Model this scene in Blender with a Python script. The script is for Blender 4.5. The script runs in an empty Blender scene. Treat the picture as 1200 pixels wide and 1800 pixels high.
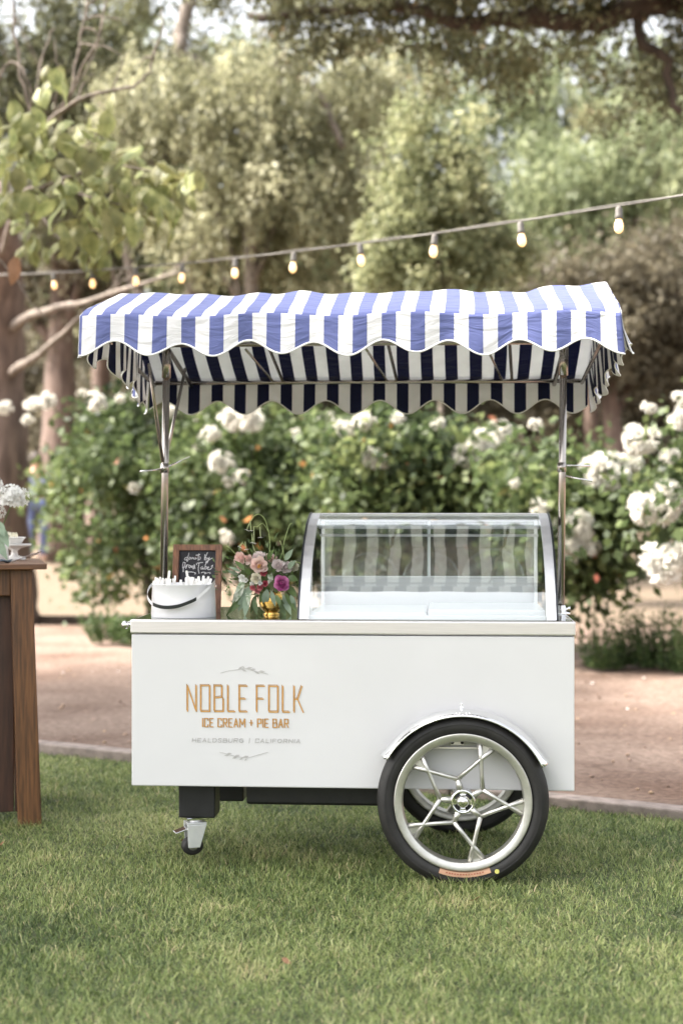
import bpy, math, random
import numpy as np
from mathutils import Vector, Matrix, Euler

# ------------------------------------------------------------------ camera, sky, sun, exposure
scene = bpy.context.scene
COL = scene.collection
CAM_H = 1.29          # eye height
F = 2650.0            # focal length in photo pixels (1200 x 1800)
FOCUS = 5.28
cam_d = bpy.data.cameras.new('camera')
cam = bpy.data.objects.new('camera', cam_d); COL.objects.link(cam)
cam.location = (0, 0, CAM_H); cam.rotation_euler = (math.radians(90), 0, 0)
cam_d.sensor_fit = 'VERTICAL'; cam_d.sensor_height = 36.0; cam_d.lens = 36.0 * F / 1800.0
cam_d.clip_start = 0.05; cam_d.clip_end = 800
cam_d.dof.use_dof = True; cam_d.dof.focus_distance = FOCUS; cam_d.dof.aperture_fstop = 1.8
scene.camera = cam

SUN_ELEV, SUN_AZ = 50.0, 262.0      # degrees; azimuth clockwise from +Y: from the left; the cart is shaded by an unseen tree added beside the lawn
world = bpy.data.worlds.new('World'); scene.world = world; world.use_nodes = True
wn = world.node_tree.nodes; wl = world.node_tree.links
sky_t = wn.new('ShaderNodeTexSky'); sky_t.sky_type = 'NISHITA'; sky_t.sun_disc = False
sky_t.sun_elevation = math.radians(SUN_ELEV); sky_t.sun_rotation = math.radians(SUN_AZ)
sky_t.air_density = 1.0; sky_t.dust_density = 6.0; sky_t.ozone_density = 0.6; sky_t.altitude = 50
veil = wn.new('ShaderNodeHueSaturation'); veil.inputs['Saturation'].default_value = 0.22      # thin white cloud: the sky's blue is nearly gone
wl.new(sky_t.outputs[0], veil.inputs['Color']); wl.new(veil.outputs[0], wn['Background'].inputs['Color'])
wn['Background'].inputs['Strength'].default_value = 0.15

sun_d = bpy.data.lights.new('sun', 'SUN'); sun = bpy.data.objects.new('sun', sun_d); COL.objects.link(sun)
sun_d.energy = 4.0; sun_d.angle = math.radians(6); sun_d.color = (1.0, 0.92, 0.83)
_a, _e = math.radians(SUN_AZ), math.radians(SUN_ELEV)
to_sun = Vector((math.sin(_a) * math.cos(_e), math.cos(_a) * math.cos(_e), math.sin(_e)))
sun.rotation_euler = to_sun.to_track_quat('Z', 'Y').to_euler()
sun.location = to_sun * 60

scene.view_settings.view_transform = 'Standard'; scene.view_settings.look = 'None'
scene.view_settings.gamma = 1.0; scene.view_settings.use_curve_mapping = False
scene.view_settings.exposure = 2.0
scene.render.engine = 'CYCLES'
cy = scene.cycles
cy.use_denoising = True
cy.max_bounces = 8; cy.diffuse_bounces = 3; cy.glossy_bounces = 4; cy.transmission_bounces = 6
cy.transparent_max_bounces = 16
cy.caustics_reflective = False; cy.caustics_refractive = False
cy.sample_clamp_indirect = 6.0

# ------------------------------------------------------------------ helpers
def lin(r, g, b):
    def f(c):
        c /= 255.0
        return c / 12.92 if c <= 0.04045 else ((c + 0.055) / 1.055) ** 2.4
    return (f(r), f(g), f(b))

def W(px, py, Y):
    """world point seen at photo pixel (px, py) at distance Y"""
    return Vector(((px - 600) / F * Y, Y, CAM_H + (900 - py) / F * Y))

def terrain_z(x, y):
    t = min(max((y - 16.0) / 12.0, 0.0), 1.0)
    return 0.55 * t * t * (3 - 2 * t) + max(0.0, y - 28) * 0.012

def mat(name, color, rough=0.5, metal=0.0, var=0.0, vscale=8.0, color2=None, bump=0.0, bscale=60.0, spec=0.5,
        transl=0.0, sheen=0.0, coat=0.0, attr=None, stretch=None, emit=None, emit_s=0.0, detail=6.0, coord='Object'):
    m = bpy.data.materials.new(name); m.use_nodes = True
    nt = m.node_tree; n = nt.nodes; l = nt.links
    bs = n['Principled BSDF']
    bs.inputs['Roughness'].default_value = rough; bs.inputs['Metallic'].default_value = metal
    bs.inputs['Specular IOR Level'].default_value = spec
    bs.inputs['Sheen Weight'].default_value = sheen; bs.inputs['Coat Weight'].default_value = coat
    tc = n.new('ShaderNodeTexCoord'); src = tc.outputs[coord]
    if stretch:
        mp = n.new('ShaderNodeMapping'); mp.inputs['Scale'].default_value = stretch
        l.new(src, mp.inputs['Vector']); src = mp.outputs[0]
    c = tuple(color) + (1,); col_out = None
    if attr:
        at = n.new('ShaderNodeAttribute'); at.attribute_name = attr
        rp = n.new('ShaderNodeValToRGB'); l.new(at.outputs['Fac'], rp.inputs[0])
        el = rp.color_ramp.elements
        stops = color2
        el[0].position = stops[0][0]; el[0].color = tuple(stops[0][1]) + (1,)
        el[1].position = stops[-1][0]; el[1].color = tuple(stops[-1][1]) + (1,)
        for p, cc in stops[1:-1]:
            e = el.new(p); e.color = tuple(cc) + (1,)
        col_out = rp.outputs[0]
    elif var > 0 or color2:
        nz = n.new('ShaderNodeTexNoise'); nz.inputs['Scale'].default_value = vscale; nz.inputs['Detail'].default_value = detail
        l.new(src, nz.inputs['Vector'])
        rp = n.new('ShaderNodeValToRGB'); l.new(nz.outputs['Fac'], rp.inputs[0])
        rp.color_ramp.elements[0].position = 0.32; rp.color_ramp.elements[1].position = 0.68
        if color2:
            a, b = color, color2
        else:
            a = tuple(max(0, v * (1 - var)) for v in color); b = tuple(min(1, v * (1 + var)) for v in color)
        rp.color_ramp.elements[0].color = tuple(a) + (1,); rp.color_ramp.elements[1].color = tuple(b) + (1,)
        col_out = rp.outputs[0]
    if col_out: l.new(col_out, bs.inputs['Base Color'])
    else: bs.inputs['Base Color'].default_value = c
    if bump > 0:
        nb = n.new('ShaderNodeTexNoise'); nb.inputs['Scale'].default_value = bscale; nb.inputs['Detail'].default_value = 8
        l.new(src, nb.inputs['Vector'])
        bp = n.new('ShaderNodeBump'); bp.inputs['Strength'].default_value = bump; bp.inputs['Distance'].default_value = 0.01
        l.new(nb.outputs['Fac'], bp.inputs['Height']); l.new(bp.outputs[0], bs.inputs['Normal'])
    if emit:
        bs.inputs['Emission Color'].default_value = tuple(emit) + (1,); bs.inputs['Emission Strength'].default_value = emit_s
    if transl > 0:
        tr = n.new('ShaderNodeBsdfTranslucent'); mx = n.new('ShaderNodeMixShader'); mx.inputs[0].default_value = transl
        if col_out: l.new(col_out, tr.inputs['Color'])
        else: tr.inputs['Color'].default_value = c
        l.new(bs.outputs[0], mx.inputs[1]); l.new(tr.outputs[0], mx.inputs[2])
        l.new(mx.outputs[0], n['Material Output'].inputs['Surface'])
    return m

class MB:
    """collects shapes; build() links them as ONE mesh object"""
    def __init__(s): s.v = []; s.f = []; s.uv = None
    def add(s, vs, fs):
        o = len(s.v); s.v.extend([tuple(p) for p in vs]); s.f.extend([tuple(i + o for i in f) for f in fs])
    def box(s, x0, x1, y0, y1, z0, z1, M=None):
        vs = [Vector(p) for p in ((x0,y0,z0),(x1,y0,z0),(x1,y1,z0),(x0,y1,z0),(x0,y0,z1),(x1,y0,z1),(x1,y1,z1),(x0,y1,z1))]
        if M: vs = [M @ p for p in vs]
        s.add(vs, [(0,3,2,1),(4,5,6,7),(0,1,5,4),(1,2,6,5),(2,3,7,6),(3,0,4,7)]); return s
    def hexa(s, b, t):
        """b, t: four corners each, counter-clockwise from above"""
        s.add(list(b) + list(t), [(0,3,2,1),(4,5,6,7),(0,1,5,4),(1,2,6,5),(2,3,7,6),(3,0,4,7)]); return s
    def tube(s, pts, r, n=8, cap=True, squash=1.0):
        pts = [Vector(p) for p in pts]; k = len(pts)
        rs = r if hasattr(r, '__len__') else [r] * k
        ref = None; vs = []
        for i, p in enumerate(pts):
            t = (pts[min(i + 1, k - 1)] - pts[max(i - 1, 0)])
            if t.length < 1e-9: t = Vector((0, 0, 1))
            t.normalize()
            if ref is None:
                ref = t.orthogonal().normalized()
            else:
                ref = (ref - t * ref.dot(t))
                ref = ref.normalized() if ref.length > 1e-6 else t.orthogonal().normalized()
            q = t.cross(ref)
            for j in range(n):
                a = 2 * math.pi * j / n
                vs.append(p + ref * (math.cos(a) * rs[i]) + q * (math.sin(a) * rs[i] * squash))
        fs = [(i*n + j, i*n + (j+1) % n, (i+1)*n + (j+1) % n, (i+1)*n + j) for i in range(k - 1) for j in range(n)]
        if cap: fs += [tuple(range(n - 1, -1, -1)), tuple((k-1)*n + j for j in range(n))]
        s.add(vs, fs); return s
    def lathe(s, prof, n=32, M=None, a0=0.0, a1=2*math.pi, sx=1.0, sy=1.0):
        """prof: (r, z) list turned round z"""
        full = abs(a1 - a0 - 2*math.pi) < 1e-6; m = n if full else n + 1; vs = []
        for i in range(m):
            a = a0 + (a1 - a0) * i / n
            for r, z in prof:
                p = Vector((r*math.cos(a)*sx, r*math.sin(a)*sy, z)); vs.append(M @ p if M else p)
        k = len(prof)
        fs = [(i*k + j, ((i+1) % m)*k + j, ((i+1) % m)*k + j + 1, i*k + j + 1) for i in range(n) for j in range(k - 1)]
        s.add(vs, fs); return s
    def grid(s, nu, nv, fn, uvfn=None):
        o = len(s.v); 
        for j in range(nv + 1):
            for i in range(nu + 1): s.v.append(tuple(fn(i / nu, j / nv)))
        if uvfn:
            if s.uv is None: s.uv = {}
            for j in range(nv + 1):
                for i in range(nu + 1): s.uv[o + j*(nu+1) + i] = uvfn(i / nu, j / nv)
        for j in range(nv):
            for i in range(nu):
                a = o + j*(nu+1) + i; s.f.append((a, a + 1, a + nu + 2, a + nu + 1))
        return s
    def build(s, name, m, parent=None, smooth=False, bevel=0.0, bseg=2, loc=None):
        me = bpy.data.meshes.new(name); me.from_pydata(s.v, [], s.f); me.update()
        if s.uv:
            ul = me.uv_layers.new(name='UVMap')
            idx = np.empty(len(me.loops), dtype=np.int32); me.loops.foreach_get('vertex_index', idx)
            arr = np.zeros((len(s.v), 2), dtype=np.float32)
            for k, u in s.uv.items(): arr[k] = u
            ul.data.foreach_set('uv', arr[idx].ravel())
        if smooth: me.polygons.foreach_set('use_smooth', [True] * len(me.polygons))
        for mm in (m if isinstance(m, (list, tuple)) else [m]): me.materials.append(mm)
        return link(name, me, parent, loc, bevel, bseg)

def link(name, me, parent=None, loc=None, bevel=0.0, bseg=2):
    o = bpy.data.objects.new(name, me); COL.objects.link(o)
    if parent: o.parent = parent
    if loc: o.location = loc
    if bevel > 0:
        b = o.modifiers.new('bevel', 'BEVEL'); b.width = bevel; b.segments = bseg; b.limit_method = 'ANGLE'; b.angle_limit = math.radians(40)
    return o

def quick_mesh(name, verts, quads, m, tone=None, parent=None, smooth=False, tris=None):
    """numpy mesh of quads and / or tris, with a per-face float attribute 'tone'"""
    me = bpy.data.meshes.new(name)
    nq = 0 if quads is None else len(quads); ntr = 0 if tris is None else len(tris)
    me.vertices.add(len(verts)); me.vertices.foreach_set('co', np.asarray(verts, dtype=np.float32).ravel())
    li = []
    if nq: li.append(np.asarray(quads, dtype=np.int32).ravel())
    if ntr: li.append(np.asarray(tris, dtype=np.int32).ravel())
    li = np.concatenate(li); me.loops.add(len(li)); me.loops.foreach_set('vertex_index', li)
    starts = np.concatenate([np.arange(nq) * 4, nq * 4 + np.arange(ntr) * 3]).astype(np.int32)
    me.polygons.add(nq + ntr); me.polygons.foreach_set('loop_start', starts)
    if tone is not None:
        a = me.attributes.new('tone', 'FLOAT', 'FACE'); a.data.foreach_set('value', np.asarray(tone, dtype=np.float32))
    me.materials.append(m)
    me.update(calc_edges=True); me.validate()
    if smooth: me.polygons.foreach_set('use_smooth', [True] * len(me.polygons))
    return link(name, me, parent)

def tag(o, label=None, cat=None, group=None, kind=None):
    if label: o['label'] = label
    if cat: o['category'] = cat
    if group: o['group'] = group
    if kind: o['kind'] = kind
    return o

def empty(name, loc=(0, 0, 0), rz=0.0, parent=None):
    o = bpy.data.objects.new(name, None); COL.objects.link(o); o.location = loc; o.rotation_euler = (0, 0, rz)
    o.empty_display_size = 0.1
    if parent: o.parent = parent
    return o

def copy_obj(o, parent):
    c = o.copy(); COL.objects.link(c); c.parent = parent; return c

def unit(a):
    return a / np.maximum(np.linalg.norm(a, axis=1, keepdims=True), 1e-9)

def leaf_quads(cen, d, nrm, L, Wd, bend=0.0):
    """rhombic leaves: cen = base points, d = directions"""
    side = unit(np.cross(d, nrm)); L = L[:, None]; Wd = Wd[:, None]
    up = unit(np.cross(side, d))
    b = cen; t = cen + d * L - up * (L * bend); m = cen + d * L * 0.45
    v = np.stack([b, m + side * Wd * 0.5, t, m - side * Wd * 0.5], axis=1).reshape(-1, 3)
    q = np.arange(len(cen) * 4).reshape(-1, 4)
    return v, q

# ------------------------------------------------------------------ materials
M = {}
M['white_paint'] = mat('white_paint', (0.645, 0.643, 0.645), 0.34, var=0.03, vscale=2.2, bump=0.02, bscale=5, coat=0.2)
M['stainless'] = mat('stainless', (0.78, 0.755, 0.75), 0.42, 1.0, var=0.06, vscale=14, stretch=(0.6, 40, 40), bump=0.03, bscale=30)
M['stainless_post'] = mat('stainless_post', (0.40, 0.365, 0.335), 0.25, 1.0, var=0.08, vscale=10, stretch=(30, 30, 1))
M['case_metal'] = mat('case_metal', (0.90, 0.90, 0.92), 0.5, 1.0, var=0.05, vscale=20)
M['chrome'] = mat('chrome', (0.82, 0.82, 0.83), 0.07, 1.0, var=0.03, vscale=25)
M['alloy'] = mat('alloy', (0.60, 0.59, 0.55), 0.38, 0.85, var=0.08, vscale=30, bump=0.04, bscale=300)
M['rubber'] = mat('rubber', (0.015, 0.014, 0.013), 0.6, var=0.35, vscale=18, bump=0.08, bscale=260)
M['black_steel'] = mat('black_steel', (0.012, 0.012, 0.013), 0.45, var=0.3, vscale=20)
M['black_trim'] = mat('black_trim', (0.018, 0.02, 0.026), 0.35, var=0.2, vscale=30)
M['gold_paint'] = mat('gold_paint', lin(196, 146, 74), 0.45, var=0.12, vscale=60)
M['tan_paint'] = mat('tan_paint', lin(165, 134, 102), 0.5, var=0.1, vscale=60)
M['grey_paint'] = mat('grey_paint', lin(178, 176, 174), 0.5, var=0.08, vscale=60)
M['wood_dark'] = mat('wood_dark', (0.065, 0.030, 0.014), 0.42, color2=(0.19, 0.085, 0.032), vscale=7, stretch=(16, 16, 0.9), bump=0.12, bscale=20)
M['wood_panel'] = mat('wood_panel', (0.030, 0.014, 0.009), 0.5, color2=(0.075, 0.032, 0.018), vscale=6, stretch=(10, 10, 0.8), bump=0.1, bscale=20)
M['wood_frame'] = mat('wood_frame', (0.10, 0.042, 0.022), 0.5, color2=(0.24, 0.105, 0.05), vscale=30, stretch=(4, 4, 0.6), bump=0.1, bscale=50)
M['slate'] = mat('slate', (0.028, 0.028, 0.034), 0.85, var=0.25, vscale=40)
M['chalk'] = mat('chalk', (0.72, 0.71, 0.72), 0.9, var=0.15, vscale=180)
M['white_enamel'] = mat('white_enamel', (0.78, 0.78, 0.80), 0.25, var=0.02, vscale=10, coat=0.3)
M['paper_white'] = mat('paper_white', (0.80, 0.79, 0.76), 0.7, var=0.05, vscale=40)
M['strap_black'] = mat('strap_black', (0.006, 0.011, 0.011), 0.35, var=0.2, vscale=40)
M['brass'] = mat('brass', (0.72, 0.44, 0.12), 0.24, 1.0, var=0.1, vscale=22)
M['concrete'] = mat('concrete', (0.25, 0.205, 0.18), 0.9, var=0.28, vscale=16, bump=0.4, bscale=90)
M['ceramic'] = mat('ceramic', (0.80, 0.79, 0.76), 0.2, var=0.02, vscale=12)
M['bulb'] = mat('bulb', (1.0, 0.85, 0.6), 0.3, var=0.04, vscale=30, emit=(1.0, 0.52, 0.17), emit_s=0.48)
M['cord'] = mat('cord', (0.13, 0.12, 0.105), 0.6, var=0.2, vscale=40)
M['bark_red'] = mat('bark_red', (0.075, 0.050, 0.040), 0.9, color2=(0.19, 0.135, 0.108), vscale=5, stretch=(2.2, 2.2, 0.5), bump=0.9, bscale=9)
M['bark_dark'] = mat('bark_dark', (0.024, 0.018, 0.013), 0.95, color2=(0.07, 0.050, 0.037), vscale=5, stretch=(2, 2, 0.5), bump=0.9, bscale=9)
M['bark_pale'] = mat('bark_pale', (0.075, 0.060, 0.048), 0.9, color2=(0.24, 0.20, 0.165), vscale=16, bump=0.6, bscale=22)
M['cane'] = mat('cane', (0.045, 0.035, 0.022), 0.85, var=0.35, vscale=20, bump=0.4, bscale=60)
M['stem'] = mat('stem', (0.09, 0.15, 0.04), 0.55, var=0.25, vscale=50)
M['stem_pale'] = mat('stem_pale', (0.30, 0.38, 0.14), 0.55, var=0.2, vscale=50)
M['sepal'] = mat('sepal', (0.42, 0.48, 0.24), 0.6, var=0.25, vscale=50, transl=0.3)
M['leaf_green'] = mat('leaf_green', (0.10, 0.16, 0.05), 0.5, var=0.35, vscale=18, transl=0.25)
M['leaf_sage'] = mat('leaf_sage', (0.24, 0.32, 0.22), 0.6, var=0.2, vscale=30, transl=0.2)
M['leaf_variegated'] = mat('leaf_variegated', (0.16, 0.24, 0.12), 0.6, color2=(0.66, 0.68, 0.58), vscale=60, transl=0.2)

# striped awning cloth: outer face and inner face of the same weave
def stripe_mat(name, blue, white, wr, transl):
    m = bpy.data.materials.new(name); m.use_nodes = True; nt = m.node_tree; n = nt.nodes; l = nt.links
    bs = n['Principled BSDF']; bs.inputs['Roughness'].default_value = wr; bs.inputs['Specular IOR Level'].default_value = 0.3
    bs.inputs['Sheen Weight'].default_value = 0.15
    uv = n.new('ShaderNodeUVMap'); sp = n.new('ShaderNodeSeparateXYZ'); l.new(uv.outputs[0], sp.inputs[0])
    dv = n.new('ShaderNodeMath'); dv.operation = 'DIVIDE'; dv.inputs[1].default_value = 0.0965; l.new(sp.outputs[0], dv.inputs[0])
    fr = n.new('ShaderNodeMath'); fr.operation = 'FRACT'; l.new(dv.outputs[0], fr.inputs[0])
    gt = n.new('ShaderNodeMath'); gt.operation = 'GREATER_THAN'; gt.inputs[1].default_value = 0.5; l.new(fr.outputs[0], gt.inputs[0])
    nz = n.new('ShaderNodeTexNoise'); nz.inputs['Scale'].default_value = 9; nz.inputs['Detail'].default_value = 5
    l.new(uv.outputs[0], nz.inputs['Vector'])
    mx = n.new('ShaderNodeMix'); mx.data_type = 'RGBA'; l.new(gt.outputs[0], mx.inputs['Factor'])
    mx.inputs['A'].default_value = tuple(white) + (1,); mx.inputs['B'].default_value = tuple(blue) + (1,)
    hv = n.new('ShaderNodeHueSaturation'); l.new(mx.outputs['Result'], hv.inputs['Color'])
    mr = n.new('ShaderNodeMapRange'); mr.inputs['From Min'].default_value = 0.3; mr.inputs['From Max'].default_value = 0.7
    mr.inputs['To Min'].default_value = 0.93; mr.inputs['To Max'].default_value = 1.05
    l.new(nz.outputs['Fac'], mr.inputs['Value']); l.new(mr.outputs[0], hv.inputs['Value'])
    l.new(hv.outputs[0], bs.inputs['Base Color'])
    # creases and weave
    mpn = n.new('ShaderNodeMapping'); mpn.inputs['Scale'].default_value = (5, 14, 1); mpn.inputs['Rotation'].default_value = (0, 0, 0.5)
    l.new(uv.outputs[0], mpn.inputs['Vector'])
    n2 = n.new('ShaderNodeTexNoise'); n2.inputs['Scale'].default_value = 1.3; n2.inputs['Detail'].default_value = 3; n2.inputs['Distortion'].default_value = 1.2
    l.new(mpn.outputs[0], n2.inputs['Vector'])
    bp = n.new('ShaderNodeBump'); bp.inputs['Strength'].default_value = 0.55; bp.inputs['Distance'].default_value = 0.02
    l.new(n2.outputs['Fac'], bp.inputs['Height']); l.new(bp.outputs[0], bs.inputs['Normal'])
    tr = n.new('ShaderNodeBsdfTranslucent'); l.new(hv.outputs[0], tr.inputs['Color'])
    ms = n.new('ShaderNodeMixShader'); ms.inputs[0].default_value = transl
    l.new(bs.outputs[0], ms.inputs[1]); l.new(tr.outputs[0], ms.inputs[2]); l.new(ms.outputs[0], n['Material Output'].inputs['Surface'])
    return m
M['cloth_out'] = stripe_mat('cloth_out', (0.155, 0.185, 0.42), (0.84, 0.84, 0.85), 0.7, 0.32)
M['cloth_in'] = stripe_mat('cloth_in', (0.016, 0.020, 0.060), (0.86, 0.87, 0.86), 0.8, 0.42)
M['hem'] = mat('hem', (0.82, 0.82, 0.83), 0.7, var=0.04, vscale=60)

def glass_mat(name, tint, ior):
    m = bpy.data.materials.new(name); m.use_nodes = True; nt = m.node_tree; n = nt.nodes; l = nt.links
    n.remove(n['Principled BSDF'])
    t = n.new('ShaderNodeBsdfTransparent'); t.inputs[0].default_value = tuple(tint) + (1,)
    g = n.new('ShaderNodeBsdfGlossy'); g.inputs['Roughness'].default_value = 0.02; g.inputs['Color'].default_value = (1, 1, 1, 1)
    nz = n.new('ShaderNodeTexNoise'); nz.inputs['Scale'].default_value = 7
    tc = n.new('ShaderNodeTexCoord'); l.new(tc.outputs['Object'], nz.inputs['Vector'])
    rr = n.new('ShaderNodeMapRange'); rr.inputs['To Min'].default_value = 0.01; rr.inputs['To Max'].default_value = 0.05
    l.new(nz.outputs['Fac'], rr.inputs['Value']); l.new(rr.outputs[0], g.inputs['Roughness'])
    # Schlick reflectance from the facing angle, the same from both sides of the pane
    lw = n.new('ShaderNodeLayerWeight'); lw.inputs['Blend'].default_value = 0.5
    pw = n.new('ShaderNodeMath'); pw.operation = 'POWER'; pw.inputs[1].default_value = 4.0; l.new(lw.outputs['Facing'], pw.inputs[0])
    ma = n.new('ShaderNodeMath'); ma.operation = 'MULTIPLY_ADD'; ma.inputs[1].default_value = 1 - ior; ma.inputs[2].default_value = ior; l.new(pw.outputs[0], ma.inputs[0])
    mx = n.new('ShaderNodeMixShader'); l.new(ma.outputs[0], mx.inputs[0]); l.new(t.outputs[0], mx.inputs[1]); l.new(g.outputs[0], mx.inputs[2])
    l.new(mx.outputs[0], n['Material Output'].inputs['Surface'])
    return m
M['glass'] = glass_mat('glass', (0.95, 0.975, 0.965), 0.15)
M['clear_plastic'] = glass_mat('clear_plastic', (0.86, 0.89, 0.88), 0.16)
M['glass_thin'] = glass_mat('glass_thin', (0.93, 0.96, 0.95), 0.06)

# ------------------------------------------------------------------ ground, lawn, kerb, path
KA, KB = Vector((-1.59, 8.10)), Vector((1.43, 6.33))       # two points on the lawn edge
kdir = (KB - KA).normalized(); knor = Vector((-kdir.y, kdir.x))     # knor points away from the camera
if knor.y < 0: knor = -knor
def kerb_y(x):
    return KA.y + (x - KA.x) * (KB.y - KA.y) / (KB.x - KA.x) 

def ground_material():
    m = bpy.data.materials.new('dry_ground'); m.use_nodes = True; nt = m.node_tree; n = nt.nodes; l = nt.links
    bs = n['Principled BSDF']; bs.inputs['Roughness'].default_value = 0.95; bs.inputs['Specular IOR Level'].default_value = 0.15
    tc = n.new('ShaderNodeTexCoord')
    a = n.new('ShaderNodeTexNoise'); a.inputs['Scale'].default_value = 1.1; a.inputs['Detail'].default_value = 8; l.new(tc.outputs['Object'], a.inputs['Vector'])
    r = n.new('ShaderNodeValToRGB'); l.new(a.outputs['Fac'], r.inputs[0])
    e = r.color_ramp.elements; e[0].position = 0.30; e[0].color = (0.133, 0.089, 0.069, 1); e[1].position = 0.66; e[1].color = (0.236, 0.179, 0.148, 1)
    x = e.new(0.48); x.color = (0.199, 0.146, 0.119, 1)
    b = n.new('ShaderNodeTexNoise'); b.inputs['Scale'].default_value = 26; b.inputs['Detail'].default_value = 8; l.new(tc.outputs['Object'], b.inputs['Vector'])
    r2 = n.new('ShaderNodeValToRGB'); l.new(b.outputs['Fac'], r2.inputs[0])
    r2.color_ramp.elements[0].position = 0.3; r2.color_ramp.elements[0].color = (0.62, 0.6, 0.58, 1)
    r2.color_ramp.elements[1].position = 0.62; r2.color_ramp.elements[1].color = (1.08, 1.06, 1.04, 1)
    mu = n.new('ShaderNodeMix'); mu.data_type = 'RGBA'; mu.blend_type = 'MULTIPLY'; mu.inputs['Factor'].default_value = 1
    l.new(r.outputs[0], mu.inputs['A']); l.new(r2.outputs[0], mu.inputs['B'])
    # straw-coloured dry grass beyond the planting bed
    sp = n.new('ShaderNodeSeparateXYZ'); l.new(tc.outputs['Object'], sp.inputs[0])
    ad = n.new('ShaderNodeMath'); ad.operation = 'MULTIPLY_ADD'; ad.inputs[1].default_value = 3.0; l.new(a.outputs['Fac'], ad.inputs[0]); l.new(sp.outputs[1], ad.inputs[2])
    mr = n.new('ShaderNodeMapRange'); mr.inputs['From Min'].default_value = 17.6; mr.inputs['From Max'].default_value = 19.2; l.new(ad.outputs[0], mr.inputs['Value'])
    st = n.new('ShaderNodeMix'); st.data_type = 'RGBA'; l.new(mr.outputs[0], st.inputs['Factor']); l.new(mu.outputs['Result'], st.inputs['A'])
    r3 = n.new('ShaderNodeValToRGB'); l.new(b.outputs['Fac'], r3.inputs[0])
    r3.color_ramp.elements[0].position = 0.35; r3.color_ramp.elements[0].color = (0.124, 0.093, 0.065, 1)
    r3.color_ramp.elements[1].position = 0.62; r3.color_ramp.elements[1].color = (0.192, 0.152, 0.112, 1)
    l.new(r3.outputs[0], st.inputs['B']); l.new(st.outputs['Result'], bs.inputs['Base Color'])
    bp = n.new('ShaderNodeBump'); bp.inputs['Strength'].default_value = 0.6; bp.inputs['Distance'].default_value = 0.03
    l.new(b.outputs['Fac'], bp.inputs['Height']); l.new(bp.outputs[0], bs.inputs['Normal'])
    return m

# terrain sheet (sits just under the lawn; path level beyond the kerb)
xs = np.concatenate([np.linspace(-150, -14, 14), np.linspace(-12, 12, 49), np.linspace(14, 150, 14)])
ys = np.concatenate([np.linspace(-60, 2, 8), np.linspace(2.5, 40, 76), np.linspace(44, 190, 24)])
tv = []; rngt = np.random.default_rng(5)
for y in ys:
    for x in xs:
        d = y - kerb_y(x)
        z = terrain_z(x, y) + (0.025 if d > 0.0 else -0.06) + (rngt.normal() * 0.006 if d > 0.4 and y < 40 else 0)
        tv.append((x, y, z))
nx = len(xs)
tq = [(j*nx+i, j*nx+i+1, (j+1)*nx+i+1, (j+1)*nx+i) for j in range(len(ys)-1) for i in range(nx-1)]
g = quick_mesh('ground', np.array(tv), np.array(tq), ground_material(), smooth=True)
tag(g, kind='structure')

# lawn soil sheet up to the kerb
M['soil'] = mat('soil', (0.035, 0.045, 0.018), 0.95, color2=(0.085, 0.095, 0.038), vscale=14, bump=0.5, bscale=50)
lb = MB()
lb.grid(40, 30, lambda u, v: ((-9 + 18*u), (-8) + v*(kerb_y(-9 + 18*u) - 0.02 + 8), 0.004*math.sin(9*u*6) * math.cos(v*25)))
tag(lb.build('lawn', M['soil'], smooth=True), kind='structure')
# flat path strip behind the kerb so that soil level meets the edging
pb = MB()
pb.grid(40, 6, lambda u, v: (-9 + 18*u, kerb_y(-9+18*u) + 0.05 + 0.9*v, 0.042 - 0.010*v + 0.003*math.sin(u*70+v*5)))
tag(pb.build('path_edge', g.data.materials[0], smooth=True), kind='structure')

# concrete edging in segments
kerb = empty('kerb', (KA.x, KA.y, 0)); tag(kerb, kind='structure')
kang = math.atan2(kdir.y, kdir.x); kerb.rotation_euler = (0, 0, kang)
seg = 1.22; rk = random.Random(3); seg_me = None
for i in range(-6, 9):
    if seg_me is None:
        b = MB().box(0.004, seg - 0.004, -0.055, 0.055, -0.12, 0.052)
        o = b.build('edging_stone', M['concrete'], kerb, bevel=0.008); seg_me = o.data
    else:
        o = link('edging_stone', seg_me, kerb, bevel=0.008)
    o.location = (i * seg, rk.uniform(-.004, .004), rk.uniform(-.004, .004)); o.rotation_euler = (0, 0, rk.uniform(-.003, .003))

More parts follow.
